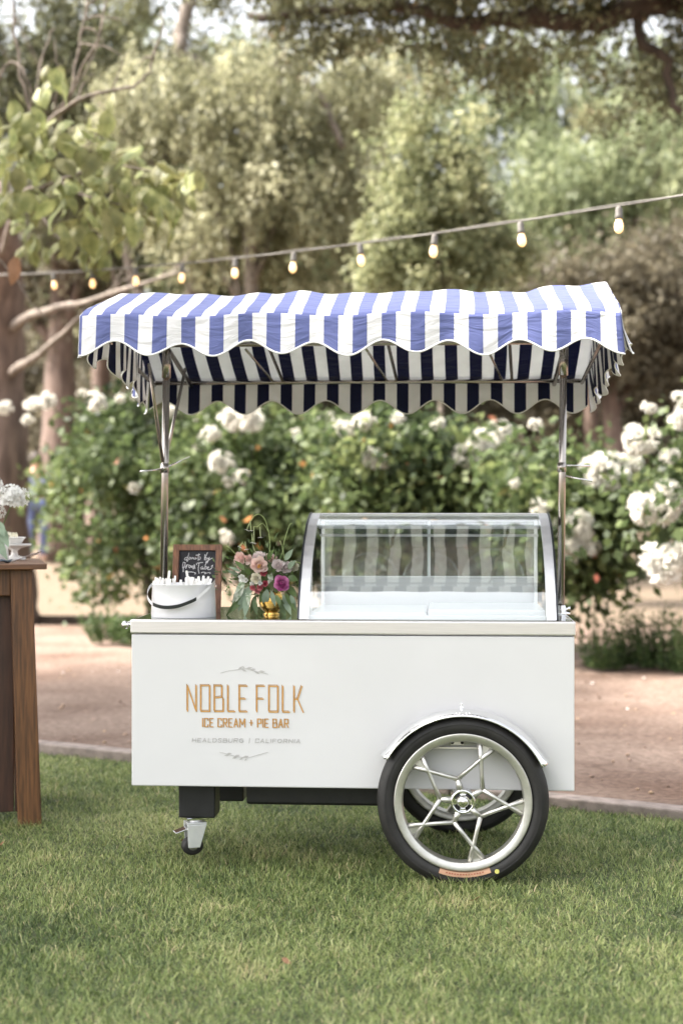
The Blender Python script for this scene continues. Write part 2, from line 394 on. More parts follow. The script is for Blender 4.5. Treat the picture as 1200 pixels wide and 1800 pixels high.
# grass blades
def build_grass():
    r = np.random.default_rng(11)
    n0 = 860000
    Y = r.uniform(2.9, 9.6, n0); X = r.uniform(-3.0, 3.0, n0)
    ky = KA.y + (X - KA.x) * (KB.y - KA.y) / (KB.x - KA.x) - 0.045
    dens = np.clip(1.15 - (Y - 3.5) * 0.13, 0.5, 1.0)
    keep = (Y < ky) & (np.abs(X) < 0.2264 * Y + 0.55) & (r.random(n0) < dens)
    X, Y = X[keep], Y[keep]; n = len(X)
    def field(s, ph):
        f = np.zeros(n)
        for k in range(7):
            a = 0.7 + k * 0.9; w = s * (1 + 0.37 * k)
            f += np.sin(w * (X * math.cos(a) + Y * math.sin(a)) + ph + k * 1.7) / (1 + 0.3 * k)
        return f / 4.0
    f1, f2 = field(2.3, 0.3), field(7.1, 2.0)
    L = r.uniform(0.017, 0.045, n) * (1 + 0.22 * f2) ; L = np.clip(L, 0.012, 0.06)
    for gx, gy in ((.42, 5.19), (.50, 5.17), (.34, 5.20), (-.55, 5.42), (-1.28, 6.17)):      # uncut blades round the wheel, the caster and the table leg
        L = L * (1 + .38*np.exp(-((X - gx)**2 + (Y - gy)**2)/.012))
    az = r.uniform(0, 2*math.pi, n); lean = r.uniform(0.5, 1.75, n)
    wd = r.uniform(0.0015, 0.0029, n) * (0.8 + 0.06 * Y)
    dx, dy = np.cos(az), np.sin(az); faz = az + r.normal(0, 0.9, n) + math.pi/2
    sx, sy = np.cos(faz), np.sin(faz)
    base = np.stack([X, Y, np.zeros(n) - 0.003], 1)
    h1 = L * 0.55
    mid = base + np.stack([dx*h1*np.sin(lean*0.6), dy*h1*np.sin(lean*0.6), h1*np.cos(lean*0.6)], 1)
    tip = mid + np.stack([dx*L*.5*np.sin(lean*1.25), dy*L*.5*np.sin(lean*1.25), L*.5*np.cos(lean*1.25)], 1)
    sd = np.stack([sx, sy, np.zeros(n)], 1) * wd[:, None] * 0.5
    v = np.stack([base - sd, base + sd, mid + sd*0.9, mid - sd*0.9, tip], 1).reshape(-1, 3)
    i = np.arange(n)[:, None] * 5
    q = i + np.array([[0, 1, 2, 3]]); t = i + np.array([[3, 2, 4]])
    f3 = field(19.0, 4.1)
    tone = np.clip(0.55 + 0.24 * f1 + 0.20 * f2 + 0.17 * f3 + r.normal(0, 0.24, n), 0, .91)
    dry = r.random(n) < (0.035 + 0.30 * np.clip(f2 + f3 - 0.45, 0, 1)); tone[dry] = r.uniform(0.93, 1.0, dry.sum())
    o = quick_mesh('grass', v, q, M['grass'], np.concatenate([tone, tone]), tris=t)
    tag(o, 'short mown green lawn grass around the cart', 'grass', kind='stuff')
M['grass'] = mat('grass', (0.149, 0.214, 0.071), 0.42, attr='tone', color2=[
    (0.0, (0.036, 0.066, 0.019)), (0.3, (0.107, 0.159, 0.049)), (0.55, (0.216, 0.282, 0.088)), (0.8, (0.365, 0.420, 0.149)), (0.92, (0.477, 0.484, 0.228)), (1.0, (0.657, 0.513, 0.313))], transl=0.32, spec=0.45)
build_grass()

# loose stones and fallen petals on the path
def build_pebbles():
    r = np.random.default_rng(21); V = []; T = []; tone = []
    for k in range(950):
        x = r.uniform(-4.5, 4.5); y = r.uniform(kerb_y(x) + 0.12, 13.6)
        s = r.uniform(0.005, 0.016) * (1 if r.random() < .93 else 1.6); z = 0.026 + terrain_z(x, y) + s*0.2
        if y < kerb_y(x) + 0.95: z = 0.045 - 0.010*((y-kerb_y(x)-.05)/.9)
        o = len(V); p = []
        for d in ((1,0,0),(-1,0,0),(0,1,0),(0,-1,0),(0,0,.6),(0,0,-.6)):
            p.append((x + d[0]*s*r.uniform(.7,1.3), y + d[1]*s*r.uniform(.7,1.3), z + d[2]*s))
        V += p
        T += [(o+a, o+b, o+c) for a, b, c in ((0,2,4),(2,1,4),(1,3,4),(3,0,4),(2,0,5),(1,2,5),(3,1,5),(0,3,5))]
        t = r.uniform(0.0, 0.75) if r.random() < .955 else 1.0
        tone += [t]*8
    m = mat('pebbles', (.3,.2,.15), .9, attr='tone', color2=[(0, (.13,.085,.06)), (.45, (.30,.21,.16)), (.75, (.36,.25,.15)), (1.0, (.78,.76,.72))])
    tag(quick_mesh('gravel', np.array(V), None, m, tone, tris=np.array(T)), 'loose stones and fallen petals scattered on the dirt path', 'gravel', kind='stuff')
build_pebbles()

# ------------------------------------------------------------------ the ice cream cart
YAW = math.radians(-4.0)
CX0, CY0 = 0.038, 5.30
cart = empty('ice_cream_cart', (CX0, CY0, 0), YAW)
tag(cart, 'white ice cream cart with striped awning, curved glass case and one large alloy wheel', 'ice cream cart')
_c, _s = math.cos(YAW), math.sin(YAW)
def L(px, py, yl):
    """cart-local point seen at photo pixel (px, py) on the cart's plane y = yl"""
    dx, dz = (px - 600) / F, (900 - py) / F
    # world -> local:  xl = c*(X-X0) + s*(Y-Y0) ; yl = -s*(X-X0) + c*(Y-Y0)
    t = (yl - (_s * CX0 - _c * CY0)) / (-_s * dx + _c)
    X, Y = dx * t, t
    return Vector((_c*(X-CX0) + _s*(Y-CY0), yl, CAM_H + dz * t))
def LW(p):
    return Vector((CX0 + _c*p[0] - _s*p[1], CY0 + _s*p[0] + _c*p[1], p[2]))

BD = 0.72                                                        # body depth
xl0 = L(231.5, 1240, 0).x; xl1 = L(1009, 1240, 0).x
zb = 0.318; zt = 0.856; ztop = 0.908
body = MB().box(xl0, xl1, 0, BD, zb, zt).build('body', M['white_paint'], cart, bevel=0.004)
# stainless counter as a folded lid with a shallow lip all round
cm = MB()
cm.box(xl0 - 0.004, xl1 + 0.004, -0.006, BD + 0.006, zt + 0.003, ztop)
counter = cm.build('counter', M['stainless'], cart, bevel=0.005, bseg=3)
M['worktop'] = mat('worktop', (0.30, 0.32, 0.31), 0.10, 1.0, var=0.1, vscale=18)
MB().box(xl0 + .006, xl1 - .006, .008, BD - .006, ztop + .0002, ztop + .0016).build('worktop', M['worktop'], cart)
# underframe
MB().box(L(430, 1400, .12).x, L(668, 1400, .12).x, 0.16, 0.60, 0.225, zb - 0.002).build('battery_box', M['black_steel'], cart, bevel=0.01)
lx0, lx1 = L(314, 1400, .10).x, L(378, 1400, .10).x
MB().box(lx0, lx1, 0.10, 0.22, 0.185, zb - 0.002).build('leg', M['black_steel'], cart, bevel=0.006)
MB().box(lx0 + .02, lx1 + .05, 0.50, 0.62, 0.17, zb - 0.002).build('leg', M['black_steel'], cart, bevel=0.006)
# swivel foot under the near leg: fork, plate, lever
fx = (lx0 + lx1) / 2
caster = empty('caster', (fx - 0.012, 0.15, 0.035), 0.4, cart); caster.scale = (.95, .95, .81)
cb = MB(); cb.box(-.042, .042, -.04, .04, .172, .184); cb.build('plate', M['chrome'], caster, bevel=.003)
cb = MB()
for s_ in (-1, 1):
    y_ = s_*.030
    cb.hexa([(-.036, y_-.003, .048), (.010, y_-.003, .048), (.010, y_+.003, .048), (-.036, y_+.003, .048)], [(-.040, y_-.003, .150), (.036, y_-.003, .150), (.036, y_+.003, .150), (-.040, y_+.003, .150)])
cb.box(-.040, .036, -.033, .033, .150, .160); cb.lathe([(0, .160), (.024, .160), (.022, .171), (0, .171)], 20)
cb.build('fork', M['case_metal'], caster, bevel=.002)
cb = MB(); Mr = Matrix.Translation((-.014, 0, .052)) @ Matrix.Rotation(math.pi/2, 4, 'X')
cb.lathe([(.018, -.020), (.034, -.020), (.041, -.013), (.041, .013), (.034, .020), (.018, .020)], 28, Mr); cb.build('tyre', M['rubber'], caster, smooth=True)
cb = MB(); cb.lathe([(0, -.024), (.012, -.024), (.019, -.0195), (.019, .0195), (.012, .024), (0, .024)], 24, Mr); cb.build('hub', M['alloy'], caster, smooth=True)
cb = MB(); cb.hexa([(-.082,-.026,.112),(-.036,-.026,.128),(-.036,.026,.128),(-.082,.026,.112)], [(-.084,-.026,.118),(-.038,-.026,.135),(-.038,.026,.135),(-.084,.026,.118)]); cb.build('brake_lever', M['chrome'], caster, bevel=.002)

# ---- wheels
WR = 0.296
def torus_profile(r0, r1, w, n=20):
    out = []
    cx, a = (r0 + r1) / 2, (r1 - r0) / 2
    for k in range(n + 1):
        t = -math.pi * 0.93 + 2 * math.pi * 0.93 * k / n
        out.append((cx + a * math.cos(t) * (1.0), w * math.sin(t)))
    return out
def make_wheel(name, loc, sticker):
    w = empty(name, loc, 0, cart)
    R = Matrix.Rotation(math.pi/2, 4, 'X')            # axle along local y
    t = MB(); prof = torus_profile(0.226, WR, 0.036, 26); prof.append(prof[0]); t.lathe(prof, 96, R)
    # shallow tread grooves
    tyre = t.build('tyre', M['rubber'], w, smooth=True)
    gr = MB()
    for s_ in (-1, 1):
        gr.lathe([(0.2655, s_*.0372), (0.268, s_*.0378), (0.2705, s_*.0372)], 96, R)
    gr.build('sidewall_ridge', M['rubber'], w, smooth=True)
    rm = MB(); rm.lathe([(0.211, -.020), (0.2085, -.026), (0.213, -.030), (0.222, -.031), (0.233, -.036), (0.2375, -.034), (0.236, -.027), (0.225, -.018),
                         (0.218, 0), (0.225, .018), (0.236, .027), (0.2375, .034), (0.233, .036), (0.222, .031), (0.213, .030), (0.2085, .026), (0.211, .020), (0.206, 0), (0.211, -.020)], 96, R)
    rm.build('rim', M['alloy'], w, smooth=True)
    a0 = 103
    for k in range(5):
        a = math.radians(a0 - 72 * k); sp = MB()
        j = Vector((math.cos(a), 0, math.sin(a)))
        J = j * 0.0785
        sp.tube([j * 0.035 + Vector((0, -.012, 0)), J + Vector((0, -.012, 0))], [0.0135, 0.0085], 8, squash=1.0)
        for s_ in (-1, 1):
            b = a + s_ * math.radians(36); X = Vector((math.cos(b), 0, math.sin(b))) * 0.158
            d = (X - J).normalized()
            # extend to rim radius .207
            bq = J.dot(d); tt = -bq + math.sqrt(bq*bq - (J.dot(J) - 0.2085**2)); E = J + d * tt
            sp.tube([J + Vector((0, -.012, 0)), J.lerp(X, .5) + Vector((0, -.012, 0)), X + Vector((0, -.013, 0)), E + Vector((0, -.014, 0))], [0.0092, 0.0070, 0.0078, 0.0100], 8)
        sp.build('spoke', M['alloy'], w, smooth=True)
        # web where neighbouring spokes meet the rim
        b = a + math.radians(36); e = Vector((math.cos(b), 0, math.sin(b)))
        tn = Vector((-math.sin(b), 0, math.cos(b)))
        wb = MB(); p0 = e*.166; p1 = e*.2095 + tn*.022; p2 = e*.2095 - tn*.022
        wb.add([p0+Vector((0,-.016,0)), p1+Vector((0,-.014,0)), p2+Vector((0,-.014,0)), p0+Vector((0,-.006,0)), p1+Vector((0,-.006,0)), p2+Vector((0,-.006,0))],
               [(0,1,2),(5,4,3),(0,3,4,1),(1,4,5,2),(2,5,3,0)])
        wb.build('web', M['alloy'], w)
    h = MB(); h.lathe([(0, .03), (.036, .03), (.043, .02), (.043, -.020), (.041, -.024), (.034, -.026), (0.0335, -.021), (.024, -.021), (.0235, -.028), (.019, -.030), (.0185, -.034), (.012, -.037), (0, -.038)], 40, Matrix.Rotation(-math.pi/2, 4, 'X') @ Matrix.Scale(-1, 4, (0, 0, 1)) if False else R @ Matrix.Scale(-1, 4, (0,0,1)))
    h.build('hub', M['chrome'], w, smooth=True)
    hs = MB()
    for k in range(4):
        aa0 = math.radians(20 + 90*k); 
        pts = [(math.cos(aa0 + math.radians(6*i))*.0288, -.0222, math.sin(aa0 + math.radians(6*i))*.0288) for i in range(9)]
        hs.tube(pts, .0042, 6, squash=.35)
    hs.build('hub_slots', M['black_steel'], w)
    if sticker:
        st = MB(); rr0, rr1 = 0.2385, 0.262
        def stf(u, v):
            an = math.radians(-109 + 41*u); r_ = 0.2395 + 0.017*v
            cx, aa = (0.226 + WR)/2, (WR - 0.226)/2
            yy = -0.036 * math.sqrt(max(0, 1 - ((r_ - cx)/aa)**2)) - 0.0012
            return (math.cos(an)*r_, yy, math.sin(an)*r_)
        st.grid(24, 6, stf)
        st.build('sticker', M['sticker'], w, smooth=True)
        stx = MB()
        def st2(u, v):
            an = math.radians(-104 + 31*u); r_ = 0.245 + 0.0045*v
            cx, aa = (0.226 + WR)/2, (WR - 0.226)/2
            yy = -0.036 * math.sqrt(max(0, 1 - ((r_ - cx)/aa)**2)) - 0.0022
            return (math.cos(an)*r_, yy, math.sin(an)*r_)
        for k in range(14):
            stx.grid(1, 1, lambda u, v, k=k: st2((k + .12 + .7*u)/14, v))
        stx.build('sticker_print', M['sticker_red'], w)
        dt = MB(); an = math.radians(-63); c0 = Vector((math.cos(an)*.255, -.0372, math.sin(an)*.262))
        dt.lathe([(0, .0), (.007, .0), (.008, .002), (0, .002)], 14, Matrix.Translation(c0) @ R); dt.build('valve_dot', M['dot'], w)
    return w
M['sticker'] = mat('sticker', lin(176, 136, 108), 0.6, var=0.12, vscale=60)
M['sticker_red'] = mat('sticker_red', lin(140, 82, 58), 0.6, var=0.1, vscale=60)
M['dot'] = mat('dot', lin(205, 200, 110), 0.5, var=0.1, vscale=60)
wc = L(813, 1404, -0.062)
make_wheel('wheel', (wc.x, -0.062, WR - 0.004), True)
fw = make_wheel('wheel', (wc.x, BD + 0.062, WR - 0.004), False); fw.rotation_euler = (0, math.radians(20), 0)
MB().tube([(wc.x, -.05, WR), (wc.x, BD + .05, WR)], .012, 12).build('axle', M['black_steel'], cart)

# mudguards: rolled chrome arc with a flared lip
def make_fender(y, flip):
    f = MB(); n = 60
    def fn(u, v):
        a = math.radians(151 - 126*u); k = -1 + 2*v
        flare = 0.010 * (max(0, abs(u - .5)*2 - .86) / .14) ** 2
        r_ = 0.318 - 0.020 * k*k + flare
        return (math.cos(a)*r_, k*0.052*flip, math.sin(a)*r_)
    f.grid(n, 10, fn)
    o = f.build('mudguard', M['chrome'], cart, smooth=True, loc=(wc.x, y, WR - 0.004))
    so = o.modifiers.new('solid', 'SOLIDIFY'); so.thickness = 0.003
    e = MB()
    e.tube([(math.cos(math.radians(151-126*i/n))*0.2985, -0.052*flip, math.sin(math.radians(151-126*i/n))*0.2985) for i in range(n+1)], .0032, 8)
    e.build('rolled_edge', M['chrome'], o, smooth=True)
    return o
fen = make_fender(-0.06, 1)
make_fender(BD + 0.06, -1)
om = MB(); om.lathe([(0, -.006), (.007, -.006), (.007, .0), (.0035, .004), (.004, .008), (.006, .011), (.004, .014), (0, .015)], 14); om.build('finial', M['chrome'], fen, smooth=True, loc=(-.004, 0.0, .3225))
bt = MB()
for dx in (-.022, -.011, .011, .022):
    bt.lathe([(0, 0), (.0035, 0), (.0028, .003), (0, .004)], 8, Matrix.Translation((dx, -.038, .307)) @ Matrix.Rotation(math.pi/2, 4, 'X'))
bt.build('rivets', M['stainless'], fen)
# service slot with a hasp, seen through the wheel
p0, p1 = L(748, 1314, -.004), L(872, 1314, -.004)
MB().box(p0.x, p1.x, -.006, -.0005, p0.z - .004, p0.z + .004).build('slot_rail', M['stainless'], cart, bevel=.001)
q0 = L(803, 1308, -.008)
hb = MB(); hb.box(q0.x - .024, q0.x + .024, -.012, -.0005, q0.z - .003, q0.z + .028); hb.build('hasp', M['stainless'], cart, bevel=.002)
hb = MB()
for dx in (-.017, .017): hb.lathe([(0, 0), (.006, 0), (.005, .004), (0, .005)], 12, Matrix.Translation((q0.x + dx, -.0125, q0.z + .006)) @ Matrix.Rotation(math.pi/2, 4, 'X'))
hb.tube([(q0.x - .008, -.014, q0.z + .012), (q0.x, -.018, q0.z + .022), (q0.x + .01, -.014, q0.z + .02)], .004, 8)
hb.build('hasp_bolts', M['black_steel'], cart)

# push handle at the left end
hp = L(226, 1099, 0.02)
hd = MB(); hd.tube([(xl0 - .002, .03, .888), (xl0 - .022, .03, .888)], .006, 10); hd.tube([(xl0 - .022, .012, .888), (xl0 - .022, BD - .03, .888)], .0085, 12)
hd.tube([(xl0 - .002, BD - .05, .888), (xl0 - .022, BD - .05, .888)], .006, 10)
hd.lathe([(0, -.015), (.008, -.013), (.0125, -.006), (.0135, 0), (.0125, .006), (.008, .013), (0, .015)], 16, Matrix.Translation((xl0 - .024, .006, .888)))
hd.build('push_handle', M['chrome'], cart, smooth=True)

# ---- awning posts
PY = 0.385
lpb, lpt = L(287.5, 1085, PY), L(293, 640, PY)
rpb, rpt = L(984.5, 1070, PY), L(990, 640, PY)
ROOF_F, ROOF_B = -0.25, 0.95
for nm, b_, t_ in (('post', lpb, lpt), ('post', rpb, rpt)):
    pm = MB(); pm.tube([(b_.x, PY, ztop - .002), (t_.x + (t_.x - b_.x)*.02, PY, 1.93)], .0135, 20)
    po = pm.build(nm, M['stainless_post'], cart, smooth=True)
    MB().tube([(t_.x - .001, PY, 1.80), (t_.x + .001, PY, 1.905)], .0172, 20).build('sleeve', M['stainless_post'], po, smooth=True)
    MB().lathe([(0, 0), (.036, 0), (.036, .006), (.022, .010), (.018, .032), (.0145, .034)], 24, Matrix.Translation((b_.x, PY, ztop))).build('flange', M['chrome'], po, smooth=True)
    MB().tube([(b_.x + .016, PY, ztop + .02), (b_.x + .036, PY, ztop + .022)], [.004, .007], 8).build('clamp_screw', M['chrome'], po, smooth=True)
    zc = 1.29 + (900 - 822) / F * 5.68
    MB().tube([(b_.x + .004, PY, zc - .018), (b_.x + .004, PY, zc + .018)], .0165, 18).build('collar', M['stainless_post'], po, smooth=True)

# ---- awning cloth
fl = L(141, 556, ROOF_F); fr_ = L(1091, 547, ROOF_F)
X0, X1 = fl.x, fr_.x
ZF = (fl.z + fr_.z) / 2
ZB = L(660, 667, ROOF_B).z
ZR = L(620, 514, 0.30).z
def ridge_wave(x):
    u = (x - X0) / (X1 - X0)
    return 0.003*math.sin(u*19.0 + .6) + 0.0025*math.sin(u*37 + 1.0) + 0.028*max(0, u - .8)/.2 - 0.010*math.exp(-((u-.345)/.03)**2) - 0.011*math.exp(-((u-.835)/.03)**2)
def roof_pt(u, v):
    y = ROOF_F + (ROOF_B - ROOF_F) * v
    kn = [(0, ZF), (.06, ZF + .030), (.2, ZF + .075), (.36, ZR - .016), (.46, ZR), (.54, ZR - .006), (.7, ZR - .075), (.85, ZB + .085), (.95, ZB + .026), (1.0, ZB)]
    for (a, za), (b, zb_) in zip(kn, kn[1:]):
        if v <= b + 1e-9:
            t = (v - a) / (b - a); z = za + (zb_ - za) * t; break
    inset = 0.055 * math.sin(math.pi * min(1, v / .92)) ** 2
    x = X0 + inset + (X1 - .006 * math.sin(math.pi*v) - X0 - inset) * u
    env = math.sin(math.pi * min(1, max(0, v))) ** .6
    z += ridge_wave(x) * env + 0.003 * env * math.sin(u*61 + v*9) 
    # front edge sags between the rafters
    z += 0.006 * math.sin(u * 23) * (1 - v)
    return Vector((x, y, z))
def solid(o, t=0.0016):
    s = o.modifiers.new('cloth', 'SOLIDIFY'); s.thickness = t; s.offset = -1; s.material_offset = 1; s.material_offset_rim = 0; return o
cl = MB()
SHIFT_ROOF, SHIFT_VAL = 0.012, 0.031
cl.grid(180, 40, lambda u, v: roof_pt(u, v), lambda u, v: (roof_pt(u, v).x + 0.004*math.sin(v*7 + u*13) + SHIFT_ROOF, v * 1.2))
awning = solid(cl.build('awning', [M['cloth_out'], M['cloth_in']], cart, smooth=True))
SC = (X1 - X0) / 8.05
def scallop(s):          # s in metres along the hem, lows at the corners
    return 0.5 + 0.5 * math.cos(2 * math.pi * s / SC)
def front_val(u, v):
    top = roof_pt(u, 0); drop = 0.092 + 0.046 * scallop(u * (X1 - X0) - .01)
    out = 0.010*v + 0.010 * v * math.sin(u*52 + 1) + 0.006*v*math.sin(u*17)
    flare = 0.012 * v * max(0, (u - .97)/.03)
    return Vector((top.x + flare , ROOF_F - 0.002 - out, top.z - drop * v))
vm = MB(); vm.grid(240, 12, lambda u, v: front_val(1-u, v), lambda u, v: (X0 + (X1 - X0)*(1-u) + SHIFT_VAL, v*.14))
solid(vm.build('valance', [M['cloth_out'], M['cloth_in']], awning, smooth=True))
def hem_tube(fn, n, name, r=.0034):
    MB().tube([fn(i/n, 1.0) + Vector((0, 0, .001)) for i in range(n+1)], r, 6).build(name, M['hem'], awning, smooth=True)
hem_tube(front_val, 240, 'hem_binding')
def back_val(u, v):
    top = roof_pt(u, 1); drop = 0.088 + 0.056 * scallop((1-u) * (X1 - X0) - .06)
    return Vector((top.x, ROOF_B + 0.002 + 0.008*v*math.sin(u*47) - .01*v, top.z - drop * v))
vm = MB(); vm.grid(240, 12, back_val, lambda u, v: (X0 + (X1 - X0)*u + .02, v*.14))
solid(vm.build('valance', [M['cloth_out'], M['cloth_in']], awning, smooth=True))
hem_tube(back_val, 240, 'hem_binding', .0028)
def side_val(sgn):
    def fn(w, v):                    # w 0..1 front to back
        top = roof_pt(0 if sgn < 0 else 1, w)
        zbar = ZF + (ZB - ZF) * w
        s = w * (ROOF_B - ROOF_F)
        zhem = zbar - 0.088 - 0.052 * (0.5 + 0.5*math.cos(2*math.pi*s/(1.2/6)))
        fold = v*v*(0.010*math.sin(s*2*math.pi/0.0965 + .8) + 0.010*math.sin(s*19))
        flare = (0.012 if sgn < 0 else 0.028) * v**1.5 * (1 - .25*w)
        return Vector((top.x + sgn*(0.002 + flare) + fold, top.y, top.z + (zhem - top.z) * v))
    return fn
for sg in (-1, 1):
    f_ = side_val(sg); vm = MB()
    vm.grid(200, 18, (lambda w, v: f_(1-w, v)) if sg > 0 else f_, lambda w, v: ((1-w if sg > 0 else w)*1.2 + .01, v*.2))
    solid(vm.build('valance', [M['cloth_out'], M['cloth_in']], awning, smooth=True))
    hem_tube(f_, 200, 'hem_binding', .0026)

# ---- awning frame
def rod(pts, r=.008, name='awning_rod', m='stainless_post'):
    return MB().tube(pts, r, 10).build(name, M[m], cart, smooth=True)
zi = -0.020
rod([(X0 + .02, ROOF_F + .02, ZF + zi + .01), (X1 - .02, ROOF_F + .02, ZF + zi + .01)])
rod([(X0 + .03, ROOF_B - .02, ZB + zi + .008), (X1 - .03, ROOF_B - .02, ZB + zi + .008)], .009)
for xe in (X0 + .025, X1 - .025):
    rod([(xe, ROOF_F + .02, ZF + zi), (xe, ROOF_B - .02, ZB + zi)])
for pb_, pt_ in ((lpb, lpt), (rpb, rpt)):
    xq = pt_.x + .003
    rod([(xq, ROOF_F + .02, ZF + zi - .004), (xq, PY, 1.915), (xq, ROOF_B - .02, ZB + zi - .006)], .009)
    rod([(xq, PY, 1.90), (xq, PY - .08, ZR - .06)], .007)
rod([(lpt.x, PY, 1.925), (rpt.x, PY, 1.925)], .009)
for u in (.26, .52, .78):
    xr = X0 + (X1 - X0) * u
    rod([(xr, ROOF_F + .02, ZF + zi + .012), (xr + .05, PY - .05, ZR - .07), (xr + .09, ROOF_B - .02, ZB + zi + .012)], .0065)
    rod([(xr - .02, ROOF_B - .35, ZB + .09), (xr + .05, ROOF_B - .02, ZB + zi + .012)], .005)
# folding struts of the left post
zc = 1.29 + 95/F*5.7
a_ = L(286, 812, PY)
rod([(a_.x + .004, PY - .016, a_.z), L(262, 640, PY - .22)], .0062, 'awning_strut')
rod([(a_.x + .006, PY + .016, a_.z), L(326, 648, PY + .22)], .0062, 'awning_strut')
h_ = L(287, 824, PY - .02)
rod([L(247, 829, PY - .12), h_], .0036, 'hook_rod', 'chrome')
rod([h_, L(333, 803, PY + .20)], .0036, 'hook_rod', 'chrome')
h2 = L(986, 828, PY)
rod([(h2.x + .01, PY, L(986, 818, PY).z), L(1037, 819, PY + .03)], .0036, 'hook_rod', 'chrome')
rod([(h2.x + .01, PY, L(986, 836, PY).z), L(1040, 846, PY - .05)], .0036, 'hook_rod', 'chrome')

# ---- curved glass display case
case = empty('display_case', (0, 0, 0), 0, cart)
cxl, cxr = L(522, 1088, .004).x, L(981, 1088, .004).x
prof = [(.006, .912), (.030, .955), (.058, 1.003), (.090, 1.046), (.124, 1.086), (.164, 1.127), (.21, 1.165), (.27, 1.203), (.34, 1.2385), (.41, 1.262), (.48, 1.279), (.54, 1.284)]
def prof_strip(x0, x1, out, inn, name, m, smooth=False):
    b = MB(); pv = []
    k = len(prof)
    nrm = []
    for i in range(k):
        a = prof[max(i-1, 0)]; c = prof[min(i+1, k-1)]; d = Vector((c[0]-a[0], c[1]-a[1])).normalized(); nrm.append(Vector((-d.y, d.x)))
    for i, (y, z) in enumerate(prof):
        n_ = nrm[i]
        for (x, off) in ((x0, out), (x1, out), (x1, -inn), (x0, -inn)):
            pv.append((x, y + n_.x*off, z + n_.y*off))
    fs = []
    for i in range(k-1):
        for j in range(4):
            fs.append((i*4 + j, i*4 + (j+1) % 4, (i+1)*4 + (j+1) % 4, (i+1)*4 + j))
    fs += [(0, 3, 2, 1), tuple((k-1)*4 + j for j in range(4))]
    b.add(pv, fs); return b.build(name, m, case, smooth=smooth)
def gl(u, v):
    i = v * (len(prof) - 1); k = min(int(i), len(prof) - 2); t = i - k
    return (cxl + .022 + (cxr - cxl - .044)*u, prof[k][0]*(1-t) + prof[k+1][0]*t, prof[k][1]*(1-t) + prof[k+1][1]*t)
gm = MB(); gm.grid(12, 66, gl)
go = gm.build('curved_glass', M['glass'], case, smooth=True)
so = go.modifiers.new('thick', 'SOLIDIFY'); so.thickness = .005; so.offset = -1; so.use_rim = False
for x0, x1, xb0, xb1 in ((cxl + .007, cxl + .040, cxl, cxl + .0065), (cxr - .040, cxr - .007, cxr - .0065, cxr)):
    prof_strip(x0, x1, .002, .022, 'side_frame', M['case_metal'])
    prof_strip(xb0, xb1, .006, .026, 'edge_trim', M['black_trim'])
    # glazed end panel inside the arched frame
    e = MB(); xm = (x0 + x1)/2
    pts = [(xm, y + .012, z - .014) for y, z in prof] + [(xm, .54, .912)]
    e.add(pts, [tuple(range(len(pts)))]); e.build('end_glass', M['glass_thin'], case)
inx0, inx1 = cxl + .042, cxr - .042
MB().box(inx0 - .03, inx1 + .03, .53, .565, 1.262, 1.286).build('top_rail', M['case_metal'], case, bevel=.003)
MB().box(inx0, inx1, .40, .425, 1.226, 1.238).build('light_rail', M['white_enamel'], case, bevel=.003)
MB().box(inx0, inx1, .455, .475, 1.196, 1.206).build('light_rail', M['white_enamel'], case, bevel=.003)
MB().box(inx0, inx1, .545, .57, .91, 1.035).build('back_panel', M['white_enamel'], case, bevel=.003)
for k, (a, b, yy) in enumerate(((inx0, (inx0+inx1)/2 + .006, .548), ((inx0+inx1)/2 - .006, inx1, .560))):
    d = MB().box(a + .006, b - .006, yy, yy + .004, 1.042, 1.254).build('sliding_pane', M['glass_thin'], case)
    fr = MB(); fr.box(a, a + .006, yy - .002, yy + .006, 1.036, 1.260); fr.box(b - .006, b, yy - .002, yy + .006, 1.036, 1.260)
    fr.box(a + .006, b - .006, yy - .002, yy + .006, 1.036, 1.042); fr.box(a + .006, b - .006, yy - .002, yy + .006, 1.254, 1.260)
    fr.build('pane_frame', M['case_metal'], d)
for xx in (inx0, inx1 - .012):
    MB().box(xx, xx + .012, .53, .545, .91, 1.262).build('upright', M['case_metal'], case, bevel=.002)
# the chilled well: a white liner with a stepped front lip and two lids
MB().box(inx0, inx1, .03, .05, .909, .926).build('well_lip', M['white_enamel'], case, bevel=.003)
MB().box(inx0, (inx0+inx1)/2 - .003, .06, .50, .909, .934).build('well_lid', M['white_enamel'], case, bevel=.006)
MB().box((inx0+inx1)/2 + .003, inx1, .07, .51, .909, .944).build('well_lid', M['white_enamel'], case, bevel=.006)
# round clear lids standing against the back inside the case
for k, (px, rr) in enumerate(((648, .112), (757, .112), (868, .120))):
    c0 = L(px, 1000, .50); zc_ = 1.037 + rr*.72 - .05
    ld = empty('round_lid', LW((c0.x, .62, ztop + .001)), YAW)
    tag(ld, ['large clear round lid standing behind the glass case, nearest the flowers', 'large clear round lid standing behind the middle of the glass case', 'large clear round lid standing behind the glass case, nearest the awning post'][k], 'lid', 'clear round lids behind the glass case')
    R = Matrix.Translation((0, 0, rr)) @ Matrix.Rotation(math.radians(84), 4, 'X')
    MB().lathe([(0, .014), (rr*.6, .011), (rr*.94, .003), (rr*.97, 0)], 40, R).build('lid_disc', M['glass_thin'], ld, smooth=True)
    MB().lathe([(rr*.955, -.004), (rr, -.004), (rr, .004), (rr*.955, .004), (rr*.955, -.004)], 40, R).build('lid_rim', M['clear_plastic'], ld, smooth=True)

